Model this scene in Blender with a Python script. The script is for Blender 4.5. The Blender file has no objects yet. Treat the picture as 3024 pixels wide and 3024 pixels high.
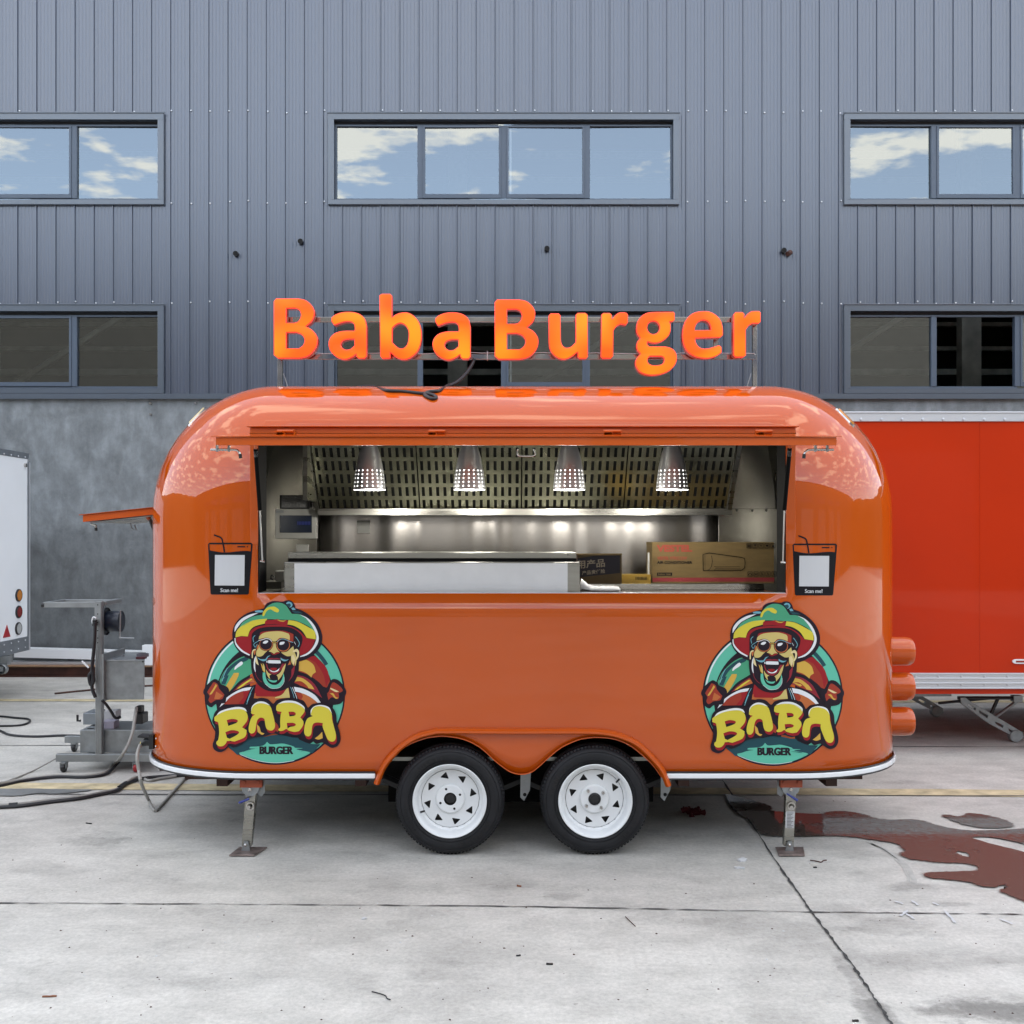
import bpy, bmesh, math, random
from mathutils import Vector, Matrix
from mathutils.geometry import tessellate_polygon
R = math.radians
random.seed(4)
S = bpy.context.scene
COL = S.collection

# ------------------------------------------------------------------ camera, sky, sun, exposure
HC, F, HZ = 1.68, 3000.0, 1580.0          # eye height, focal length in photo pixels, horizon row
cam = bpy.data.cameras.new('camera')
camo = bpy.data.objects.new('camera', cam)
COL.objects.link(camo)
camo.location = (0, 0, HC)
camo.rotation_euler = (R(90), 0, 0)
cam.sensor_width = 36
cam.lens = 36 * F / 3024
cam.shift_y = (HZ - 1512) / 3024
cam.clip_start = 0.05
cam.clip_end = 500
S.camera = camo
S.view_settings.view_transform = 'Standard'
S.view_settings.look = 'None'
S.view_settings.gamma = 1
S.view_settings.exposure = 2.45
S.view_settings.use_curve_mapping = False

SUN_EL, SUN_AZ = R(24), R(12)             # low sun behind the warehouse
w = bpy.data.worlds.new('World')
S.world = w
w.use_nodes = True
nt = w.node_tree
nt.nodes.clear()
N = nt.nodes.new
out = N('ShaderNodeOutputWorld')
bg = N('ShaderNodeBackground')
bg.inputs['Strength'].default_value = 0.15
sky = N('ShaderNodeTexSky')
sky.sky_type = 'NISHITA'
sky.sun_disc = False
sky.sun_elevation = SUN_EL
sky.sun_rotation = SUN_AZ
sky.air_density = 1.0
sky.dust_density = 1.2
sky.ozone_density = 1.3
tc = N('ShaderNodeTexCoord')
sep = N('ShaderNodeSeparateXYZ')
nt.links.new(tc.outputs['Generated'], sep.inputs[0])
def wm(op, a, b):
    m = N('ShaderNodeMath'); m.operation = op
    for i, v in enumerate((a, b)):
        if isinstance(v, (int, float)): m.inputs[i].default_value = v
        else: nt.links.new(v, m.inputs[i])
    return m.outputs[0]
zc = wm('MAXIMUM', sep.outputs[2], 0.04)
comb = N('ShaderNodeCombineXYZ')
nt.links.new(wm('DIVIDE', sep.outputs[0], zc), comb.inputs[0])
nt.links.new(wm('DIVIDE', sep.outputs[1], zc), comb.inputs[1])
no = N('ShaderNodeTexNoise')
no.inputs['Scale'].default_value = 3.4
no.inputs['Detail'].default_value = 9
no.inputs['Roughness'].default_value = 0.55
nt.links.new(comb.outputs[0], no.inputs['Vector'])
ramp = N('ShaderNodeValToRGB')
ramp.color_ramp.elements[0].position = 0.525
ramp.color_ramp.elements[1].position = 0.60
nt.links.new(no.outputs['Fac'], ramp.inputs[0])
mixc = N('ShaderNodeMix'); mixc.data_type = 'RGBA'
nt.links.new(wm('MULTIPLY', ramp.outputs[0], 0.8), mixc.inputs['Factor'])
hz = N('ShaderNodeMix'); hz.data_type = 'RGBA'; hz.inputs['Factor'].default_value = 0.42   # thin high haze over the whole sky
nt.links.new(sky.outputs[0], hz.inputs['A']); hz.inputs['B'].default_value = (3.3, 3.2, 3.05, 1)
nt.links.new(hz.outputs['Result'], mixc.inputs['A'])
mixc.inputs['B'].default_value = (6.6, 6.1, 5.2, 1)
nt.links.new(mixc.outputs['Result'], bg.inputs['Color'])
nt.links.new(bg.outputs[0], out.inputs[0])
sl = bpy.data.lights.new('sun', 'SUN')
slo = bpy.data.objects.new('sun', sl)
COL.objects.link(slo)
sl.energy = 2.5
sl.angle = R(0.5)
sl.color = (1, 0.93, 0.82)
sd = Vector((math.sin(SUN_AZ) * math.cos(SUN_EL), math.cos(SUN_AZ) * math.cos(SUN_EL), math.sin(SUN_EL)))
slo.rotation_euler = sd.to_track_quat('Z', 'Y').to_euler()

# ------------------------------------------------------------------ materials
def srgb(r, g, b):
    f = lambda c: (c / 255 / 12.92) if c / 255 <= 0.04045 else ((c / 255 + 0.055) / 1.055) ** 2.4
    return (f(r), f(g), f(b))
def mat(name, col, rough=0.5, metal=0.0, coat=0.0, spec=0.5, emit=None, es=0.0, var=0.0, vscale=8.0, bump=0.0, bscale=60.0,
        stretch=(1, 1, 1), alpha=None, rvar=0.0, cr=0.03, ci=1.5, k=None):
    k = k if k is not None else (0.8 if metal > 0.5 else 0.68); col = tuple(c * k for c in col)
    m = bpy.data.materials.new(name)
    m.use_nodes = True
    t = m.node_tree
    p = t.nodes['Principled BSDF']
    p.inputs['Base Color'].default_value = (*col, 1)
    p.inputs['Roughness'].default_value = rough
    p.inputs['Metallic'].default_value = metal
    p.inputs['Coat Weight'].default_value = coat
    p.inputs['Coat Roughness'].default_value = cr
    p.inputs['Coat IOR'].default_value = ci
    p.inputs['Specular IOR Level'].default_value = spec
    if emit:
        p.inputs['Emission Color'].default_value = (*emit, 1)
        p.inputs['Emission Strength'].default_value = es
    if var or bump or rvar:
        tc = t.nodes.new('ShaderNodeTexCoord')
        mp = t.nodes.new('ShaderNodeMapping')
        mp.inputs['Scale'].default_value = stretch
        t.links.new(tc.outputs['Object'], mp.inputs[0])
        n = t.nodes.new('ShaderNodeTexNoise')
        n.inputs['Scale'].default_value = vscale
        n.inputs['Detail'].default_value = 6
        t.links.new(mp.outputs[0], n.inputs['Vector'])
        if var:
            r = t.nodes.new('ShaderNodeMapRange')
            r.inputs['From Min'].default_value = 0.3
            r.inputs['From Max'].default_value = 0.7
            r.inputs['To Min'].default_value = 1 - var
            r.inputs['To Max'].default_value = 1 + var
            t.links.new(n.outputs['Fac'], r.inputs[0])
            v = t.nodes.new('ShaderNodeVectorMath'); v.operation = 'SCALE'
            v.inputs[0].default_value = col
            t.links.new(r.outputs[0], v.inputs['Scale'])
            t.links.new(v.outputs[0], p.inputs['Base Color'])
        if rvar:
            r = t.nodes.new('ShaderNodeMapRange')
            r.inputs['From Min'].default_value = 0.3
            r.inputs['From Max'].default_value = 0.7
            r.inputs['To Min'].default_value = max(0, rough - rvar)
            r.inputs['To Max'].default_value = rough + rvar
            t.links.new(n.outputs['Fac'], r.inputs[0])
            t.links.new(r.outputs[0], p.inputs['Roughness'])
        if bump:
            n2 = t.nodes.new('ShaderNodeTexNoise')
            n2.inputs['Scale'].default_value = bscale
            n2.inputs['Detail'].default_value = 4
            t.links.new(mp.outputs[0], n2.inputs['Vector'])
            b = t.nodes.new('ShaderNodeBump')
            b.inputs['Strength'].default_value = bump
            b.inputs['Distance'].default_value = 0.01
            t.links.new(n2.outputs['Fac'], b.inputs['Height'])
            t.links.new(b.outputs[0], p.inputs['Normal'])
    return m

OR = (0.47, 0.072, 0.002)
M = dict(
    paint=mat('orange_paint', OR, 0.42, coat=1.0, spec=0.0, k=1, var=0.04, vscale=1.5, bump=0.010, bscale=2.2, cr=0.03, ci=1.56),
    paint2=mat('orange_trim_paint', (0.50, 0.078, 0.003), 0.38, coat=0.8, spec=0.15, k=1),
    steel=mat('brushed_steel', (0.42, 0.41, 0.37), 0.3, 1.0, var=0.12, vscale=5, stretch=(0.4, 1, 6), rvar=0.08, bump=0.02, bscale=5),
    steeld=mat('dark_brushed_steel', (0.26, 0.26, 0.235), 0.34, 1.0, var=0.1, vscale=4, rvar=0.08),
    shade=mat('lamp_steel', (0.72, 0.72, 0.74), 0.3, 0.75),
    chrome=mat('polished_steel', (0.62, 0.6, 0.57), 0.16, 1.0, rvar=0.06),
    galv=mat('galvanised_steel', (0.36, 0.38, 0.39), 0.48, 0.8, var=0.22, vscale=14, rvar=0.1),
    cartm=mat('aluminium_profile', (0.40, 0.42, 0.43), 0.42, 0.85, var=0.12, vscale=9),
    blackp=mat('black_plastic', (0.013, 0.013, 0.015), 0.38), mblack=mat('matte_black', (0.008, 0.008, 0.008), 0.9, spec=0.1),
    void=mat('dark_void', (0.006, 0.006, 0.006), 0.9),
    rubber=mat('tyre_rubber', (0.0095, 0.010, 0.013), 0.62, spec=0.4, var=0.35, vscale=20, bump=0.1, bscale=120),
    rubber2=mat('tyre_lettering', (0.003, 0.003, 0.005), 0.3),
    rim=mat('white_wheel_paint', (0.76, 0.78, 0.79), 0.3, k=.92, coat=0.3, var=0.03, vscale=12),
    white=mat('white_trim', (0.8, 0.82, 0.84), 0.22, k=.95, coat=0.4),
    whiteb=mat('white_panel_paint', (0.78, 0.81, 0.84), 0.35, k=1, coat=0.2, var=0.02, vscale=3),
    plast=mat('grey_white_plastic', (0.5, 0.5, 0.47), 0.45),
    film=mat('protective_film', (1.0, 1.0, 1.0), 0.38, var=0.05, vscale=7, bump=0.05, bscale=9),
    card=mat('cardboard', srgb(122, 101, 60), 0.85, var=0.08, vscale=12, stretch=(1, 1, 5)),
    card2=mat('dark_cardboard', srgb(100, 84, 56), 0.85, var=0.1, vscale=12),
    redtr=mat('red_trailer_paint', (0.46, 0.024, 0.0003), 0.36, k=1, coat=0.25, spec=0.1, var=0.05, vscale=1.2, bump=0.01, bscale=2.0),
    alu=mat('bright_aluminium', (0.72, 0.74, 0.78), 0.34, 0.55, var=0.06, vscale=6, stretch=(0.2, 1, 1)),
    alud=mat('dull_aluminium', (0.30, 0.33, 0.36), 0.42, 0.7, var=0.1, vscale=6),
    clad=mat('blue_grey_cladding', (0.009, 0.021, 0.052), 0.4, k=1, coat=1.0, ci=1.86, cr=0.28, spec=0.3, var=0.16, vscale=1.1, stretch=(3, 1, 0.35), rvar=0.06, bump=0.02, bscale=4),
    flash=mat('blue_grey_flashing', (0.05, 0.066, 0.09), 0.34, k=1, coat=.8, ci=1.6, cr=.2, var=0.06, vscale=2),
    frame=mat('window_frame_paint', srgb(84, 97, 114), 0.35, spec=0.5),
    head_shade=mat('dark_gap', (0.012, 0.014, 0.018), 0.8),
    screw=mat('screw_head', (0.75, 0.76, 0.78), 0.3, 0.6),
    rust=mat('rusty_steel', srgb(78, 44, 34), 0.7, var=0.4, vscale=9),
    rust2=mat('tan_flange', srgb(165, 130, 100), 0.7, var=0.3, vscale=6),
    under=mat('underbody_paint', srgb(70, 34, 18), 0.6, var=0.3, vscale=6),
    oprim=mat('red_primer', srgb(180, 84, 50), 0.5, var=0.1, vscale=8),
    cable=mat('black_cable', (0.012, 0.013, 0.018), 0.45),
    gcable=mat('grey_cable', (0.42, 0.41, 0.38), 0.5, var=0.1, vscale=20),
    amber=mat('amber_lens', (0.85, 0.32, 0.03), 0.2, coat=0.5),
    amber2=mat('pale_amber_lens', (0.9, 0.75, 0.4), 0.2, coat=0.5),
    redl=mat('red_lens', (0.35, 0.02, 0.015), 0.2, coat=0.5),
    redp=mat('red_plastic', (0.5, 0.02, 0.03), 0.35), lightblock=mat('black_light_block', (0.01, 0.01, 0.01), 0.9, spec=.1), rag=mat('red_cloth', (0.10, 0.006, 0.012), 0.9),
    bluep=mat('blue_plastic', (0.03, 0.05, 0.3), 0.35),
    wlens=mat('clear_lens', (0.7, 0.72, 0.72), 0.15, coat=0.5),
    paper=mat('white_paper', (0.75, 0.76, 0.78), 0.8),
    wood=mat('orange_wood', srgb(150, 100, 76), 0.8),
    glow=mat('lamp_glow', (1, 1, 1), 0.5, emit=(1.0, 0.97, 0.9), es=.9),
    blueg=mat('dark_blue_glass', (0.02, 0.03, 0.06), 0.1),
    opp=mat('opposite_wall', srgb(48, 46, 41), 0.6, var=0.15, vscale=0.6),
    oppd=mat('opposite_roof', srgb(74, 76, 78), 0.5, var=0.1, vscale=0.6),
    ink=mat('black_print', (0.006, 0.005, 0.008), 0.55, spec=0.2),
    line=mat('yellow_line_paint', srgb(184, 171, 138), 0.85, k=1, var=0.3, vscale=9, bump=0.1),
    damp=mat('damp_concrete', srgb(132, 134, 134), 0.35, var=0.2, vscale=8), damp2=mat('half_dry_concrete', srgb(158, 157, 152), 0.85, var=0.25, vscale=12), scuff=mat('tyre_scuff', srgb(168, 167, 162), 0.8, k=1, var=0.12, vscale=25),
)

# glass : half mirror, half see-through
def glass(name, refl, tint, rough=0.0, wob=0.02):
    m = bpy.data.materials.new(name); m.use_nodes = True
    t = m.node_tree; t.nodes.clear()
    o = t.nodes.new('ShaderNodeOutputMaterial')
    g = t.nodes.new('ShaderNodeBsdfGlossy'); g.inputs['Color'].default_value = (*refl, 1); g.inputs['Roughness'].default_value = rough
    tr = t.nodes.new('ShaderNodeBsdfTransparent'); tr.inputs['Color'].default_value = (*tint, 1)
    mx = t.nodes.new('ShaderNodeMixShader')
    lw = t.nodes.new('ShaderNodeLayerWeight'); lw.inputs['Blend'].default_value = 0.35
    mr = t.nodes.new('ShaderNodeMapRange'); mr.inputs['To Min'].default_value = 0.5; mr.inputs['To Max'].default_value = 0.95
    t.links.new(lw.outputs['Fresnel'], mr.inputs[0]); t.links.new(mr.outputs[0], mx.inputs[0])
    t.links.new(tr.outputs[0], mx.inputs[1]); t.links.new(g.outputs[0], mx.inputs[2]); t.links.new(mx.outputs[0], o.inputs[0])
    tc = t.nodes.new('ShaderNodeTexCoord'); n = t.nodes.new('ShaderNodeTexNoise'); n.inputs['Scale'].default_value = 0.9
    b = t.nodes.new('ShaderNodeBump'); b.inputs['Strength'].default_value = wob; b.inputs['Distance'].default_value = 0.05
    t.links.new(tc.outputs['Object'], n.inputs['Vector']); t.links.new(n.outputs['Fac'], b.inputs['Height'])
    t.links.new(b.outputs[0], g.inputs['Normal'])
    return m
M['glass'] = glass('window_glass', (0.285, 0.31, 0.325), (0.75, 0.8, 0.78))

# ------------------------------------------------------------------ mesh helpers
def W(px, py, d): return Vector(((px - 1512) * d / F, d, HC - (py - HZ) * d / F))
def X(px, d): return (px - 1512) * d / F
def Z(py, d): return HC - (py - HZ) * d / F
def G(px, py, z=0.0):                        # photo point that lies on the ground
    d = (HC - z) * F / (py - HZ)
    return Vector(((px - 1512) * d / F, d, z))

class MB:
    def __init__(s): s.v = []; s.f = []; s.m = []; s.sm = []
    def add(s, vs, fs, mi=0, smooth=False):
        o = len(s.v); s.v += [tuple(v) for v in vs]
        for f in fs: s.f.append([i + o for i in f]); s.m.append(mi); s.sm.append(smooth)
        return s
    def box(s, x0, x1, y0, y1, z0, z1, mi=0, rot=None, piv=None):
        vs = [Vector((x, y, z)) for z in (z0, z1) for y in (y0, y1) for x in (x0, x1)]
        if rot is not None:
            c = Vector(piv) if piv is not None else Vector(((x0 + x1) / 2, (y0 + y1) / 2, (z0 + z1) / 2))
            vs = [c + rot @ (v - c) for v in vs]
        return s.add(vs, [(0, 2, 3, 1), (4, 5, 7, 6), (0, 1, 5, 4), (2, 6, 7, 3), (0, 4, 6, 2), (1, 3, 7, 5)], mi)
    def tube(s, pts, r, n=8, mi=0, cap=True, r2=None):
        pts = [Vector(p) for p in pts]; rings = []; up = None
        for i, p in enumerate(pts):
            t = (pts[min(i + 1, len(pts) - 1)] - pts[max(i - 1, 0)]).normalized()
            if up is None:
                up = t.cross(Vector((0.13, 0.2, 1))).normalized()
                if up.length < 0.1: up = t.cross(Vector((1, 0, 0))).normalized()
            up = (up - t * up.dot(t)).normalized(); bi = t.cross(up)
            rr = r[i] if isinstance(r, (list, tuple)) else r
            rings.append([p + (up * math.cos(a) + bi * math.sin(a)) * rr for a in (2 * math.pi * k / n for k in range(n))])
        fs = [(i * n + k, i * n + (k + 1) % n, (i + 1) * n + (k + 1) % n, (i + 1) * n + k) for i in range(len(pts) - 1) for k in range(n)]
        s.add([v for r_ in rings for v in r_], fs, mi, True)
        if cap: s.add(rings[0], [tuple(range(n))[::-1]], mi); s.add(rings[-1], [tuple(range(n))], mi)
        return s
    def lathe(s, prof, n=48, c=(0, 0, 0), axis='Y', mi=0, a0=0.0):      # prof: (radius, along axis)
        vs = []; c = Vector(c)
        for r, h in prof:
            for k in range(n):
                a = a0 + 2 * math.pi * k / n; p, q = r * math.cos(a), r * math.sin(a)
                vs.append(c + (Vector((p, h, q)) if axis == 'Y' else Vector((h, p, q)) if axis == 'X' else Vector((p, q, h))))
        m = len(prof)
        return s.add(vs, [(i * n + k, i * n + (k + 1) % n, (i + 1) * n + (k + 1) % n, (i + 1) * n + k) for i in range(m - 1) for k in range(n)], mi, True)
    def disc(s, r, h, n=32, c=(0, 0, 0), axis='Y', mi=0):
        c = Vector(c); vs = []
        for k in range(n):
            a = 2 * math.pi * k / n; p, q = r * math.cos(a), r * math.sin(a)
            vs.append(c + (Vector((p, h, q)) if axis == 'Y' else Vector((h, p, q)) if axis == 'X' else Vector((p, q, h))))
        return s.add(vs, [tuple(range(n))], mi)
    def prism(s, loops, fn, mi=0, sides=True, mi_side=None, back=True):
        """loops: 2-D loops (first outer, others holes); fn(u, v, k) -> 3-D, k=0 front, 1 back"""
        flat = [p for l in loops for p in l]
        tris = tessellate_polygon([[Vector((p[0], p[1], 0)) for p in l] for l in loops])
        s.add([fn(p[0], p[1], 0) for p in flat], tris, mi)
        if back: s.add([fn(p[0], p[1], 1) for p in flat], [t[::-1] for t in tris], mi if mi_side is None else mi_side)
        if sides:
            for l in loops:
                n = len(l)
                s.add([fn(p[0], p[1], 0) for p in l] + [fn(p[0], p[1], 1) for p in l],
                      [(i, (i + 1) % n, n + (i + 1) % n, n + i) for i in range(n)], mi if mi_side is None else mi_side, True)
        return s
    def build(s, name, mats, parent=None, origin=None, **kw):
        me = bpy.data.meshes.new(name)
        o0 = Vector(origin) if origin is not None else Vector((0, 0, 0))
        me.from_pydata([tuple(Vector(v) - o0) for v in s.v], [], s.f)
        for m_ in (mats if isinstance(mats, (list, tuple)) else [mats]): me.materials.append(M[m_] if isinstance(m_, str) else m_)
        me.polygons.foreach_set('material_index', s.m)
        me.polygons.foreach_set('use_smooth', s.sm)
        bm = bmesh.new(); bm.from_mesh(me)
        bmesh.ops.remove_doubles(bm, verts=bm.verts, dist=1e-5)
        if kw.pop('fixn', True): bmesh.ops.recalc_face_normals(bm, faces=bm.faces)
        bm.to_mesh(me); bm.free()
        if any(s.sm): me.set_sharp_from_angle(angle=R(kw.pop('sharp', 38)))
        kw.pop('sharp', None)
        me.update()
        o = bpy.data.objects.new(name, me); COL.objects.link(o)
        o.location = o0
        bev = kw.pop('bevel', 0)
        if bev:
            b = o.modifiers.new('bevel', 'BEVEL'); b.width = bev; b.segments = 2; b.limit_method = 'ANGLE'; b.angle_limit = R(50); b.harden_normals = False
        if parent is not None:
            o.parent = parent; o.matrix_parent_inverse = Matrix.Identity(4)
            q = parent; off = Vector((0, 0, 0))
            while q is not None: off += q.location; q = q.parent
            o.location = o0 - off
        for k, v in kw.items(): o[k] = v
        return o

def thing(name, label, cat, loc=(0, 0, 0), group=None):
    o = bpy.data.objects.new(name, None); COL.objects.link(o); o.location = loc
    o['label'] = label; o['category'] = cat
    if group: o['group'] = group
    return o
def copy_of(o, dx, parent=None, dy=0.0, dz=0.0, label=None):
    c = o.copy(); COL.objects.link(c); c.location = o.location + Vector((dx, dy, dz)); c.parent = parent
    if label: c['label'] = label
    for ch in list(o.children):
        g = ch.copy(); COL.objects.link(g); g.parent = c
        for ch2 in list(ch.children):
            h = ch2.copy(); COL.objects.link(h); h.parent = g
    return c

def curve(pts, steps=5, closed=True):
    """Catmull-Rom through pts; a point with a third entry is a corner"""
    n = len(pts); outp = []
    for i in range(n if closed else n - 1):
        p1, p2 = pts[i], pts[(i + 1) % n]
        p0 = pts[i - 1] if (closed or i > 0) else p1
        p3 = pts[(i + 2) % n] if (closed or i + 2 < n) else p2
        c1, c2 = len(p1) > 2, len(p2) > 2
        if c1 and c2: outp.append((p1[0], p1[1])); continue
        t1 = [(p2[k] - p0[k]) * 0.5 for k in (0, 1)] if not c1 else [(p2[k] - p1[k]) for k in (0, 1)]
        t2 = [(p3[k] - p1[k]) * 0.5 for k in (0, 1)] if not c2 else [(p2[k] - p1[k]) for k in (0, 1)]
        for j in range(steps):
            t = j / steps
            h = (2*t**3 - 3*t**2 + 1, t**3 - 2*t**2 + t, -2*t**3 + 3*t**2, t**3 - t**2)
            outp.append(tuple(h[0]*p1[k] + h[1]*t1[k] + h[2]*p2[k] + h[3]*t2[k] for k in (0, 1)))
    if not closed: outp.append((pts[-1][0], pts[-1][1]))
    return outp
def C(s, steps=5, closed=True):
    """'x y, x y!' -> smooth loop ('!' marks a corner)"""
    pts = []
    for q in s.split(','):
        q = q.strip(); c = q.endswith('!'); a, b = q.rstrip('!').split()
        pts.append((float(a), float(b), 1) if c else (float(a), float(b)))
    return curve(pts, steps, closed)
def P3(pts, steps=6):
    n = len(pts); o = []
    pts = [Vector(p) for p in pts]
    for i in range(n - 1):
        p0, p1, p2, p3 = pts[max(i - 1, 0)], pts[i], pts[i + 1], pts[min(i + 2, n - 1)]
        for j in range(steps):
            t = j / steps
            o.append(0.5 * ((2*p1) + (p2 - p0)*t + (2*p0 - 5*p1 + 4*p2 - p3)*t*t + (3*p1 - p0 - 3*p2 + p3)*t**3))
    o.append(pts[-1]); return o
def ell(cx, cy, rx, ry, n=24): return [(cx + rx * math.cos(2*math.pi*k/n), cy + ry * math.sin(2*math.pi*k/n)) for k in range(n)]

_fc = {}
def text_shape(txt, bold=0.0):
    """2-D loops-free triangle mesh of a text, normalised to its bounding box"""
    key = (txt, bold)
    if key in _fc: return _fc[key]
    cu = bpy.data.curves.new('t', 'FONT'); cu.body = txt; cu.offset = bold; cu.resolution_u = 3
    ob = bpy.data.objects.new('t', cu); COL.objects.link(ob)
    bpy.context.view_layer.update()
    me = bpy.data.meshes.new_from_object(ob.evaluated_get(bpy.context.evaluated_depsgraph_get()))
    vs = [(v.co.x, v.co.y) for v in me.vertices]; fs = [tuple(p.vertices) for p in me.polygons]
    bpy.data.objects.remove(ob); bpy.data.curves.remove(cu); bpy.data.meshes.remove(me)
    x0, x1 = min(v[0] for v in vs), max(v[0] for v in vs); y0, y1 = min(v[1] for v in vs), max(v[1] for v in vs)
    _fc[key] = ([((v[0]-x0)/(x1-x0), (v[1]-y0)/(y1-y0)) for v in vs], fs, (x1-x0)/(y1-y0))
    return _fc[key]

class Print:
    """flat print laid on a surface: layered polygons, fn(px, py, lift) -> 3-D"""
    def __init__(s, fn, split=None, step=0.0006): s.b = MB(); s.fn = fn; s.mats = []; s.l = 0; s.step = step; s.split = split
    def mi(s, m):
        if m not in s.mats: s.mats.append(m)
        return s.mats.index(m)
    def tri(s, vs, fs, m):
        s.l += 1; mi = s.mi(m)
        if s.split:
            bm = bmesh.new(); bv = [bm.verts.new((v[0], v[1], 0)) for v in vs]
            for f in fs:
                try: bm.faces.new([bv[i] for i in f])
                except ValueError: pass
            x0, x1 = min(v[0] for v in vs), max(v[0] for v in vs)
            for xs in s.split:
                if x0 < xs < x1:
                    bmesh.ops.bisect_plane(bm, geom=list(bm.verts) + list(bm.edges) + list(bm.faces), plane_co=(xs, 0, 0), plane_no=(1, 0, 0))
            bm.verts.index_update()
            vs = [(v.co.x, v.co.y) for v in bm.verts]; fs = [[v.index for v in f.verts] for f in bm.faces]; bm.free()
        s.b.add([s.fn(v[0], v[1], s.l * s.step) for v in vs], fs, mi)
        return s
    def poly(s, loops, m):
        if loops and not isinstance(loops[0], list): loops = [loops]
        flat = [p for l in loops for p in l]
        return s.tri(flat, tessellate_polygon([[Vector((p[0], p[1], 0)) for p in l] for l in loops]), m)
    def text(s, txt, x0, y0, x1, y1, m, bold=0.0, skew=0.0):
        vs, fs, _ = text_shape(txt, bold)
        return s.tri([(x0 + (x1-x0)*v[0], y1 + (y0-y1)*v[1] + skew * v[0]) for v in vs], fs, m)
    def line(s, pts, wd, m):
        n = len(pts); L, Rr = [], []
        for i in range(n):
            a = pts[max(i-1, 0)]; b = pts[min(i+1, n-1)]; dx, dy = b[0]-a[0], b[1]-a[1]; q = math.hypot(dx, dy) or 1
            ww = wd[i] if isinstance(wd, list) else wd
            L.append((pts[i][0]-dy/q*ww/2, pts[i][1]+dx/q*ww/2)); Rr.append((pts[i][0]+dy/q*ww/2, pts[i][1]-dx/q*ww/2))
        return s.tri(L + Rr, [(i, i+1, n+i+1, n+i) for i in range(n-1)], m)
    def build(s, name, parent=None, **kw):
        return s.b.build(name, s.mats, parent, fixn=False, **kw)

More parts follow.
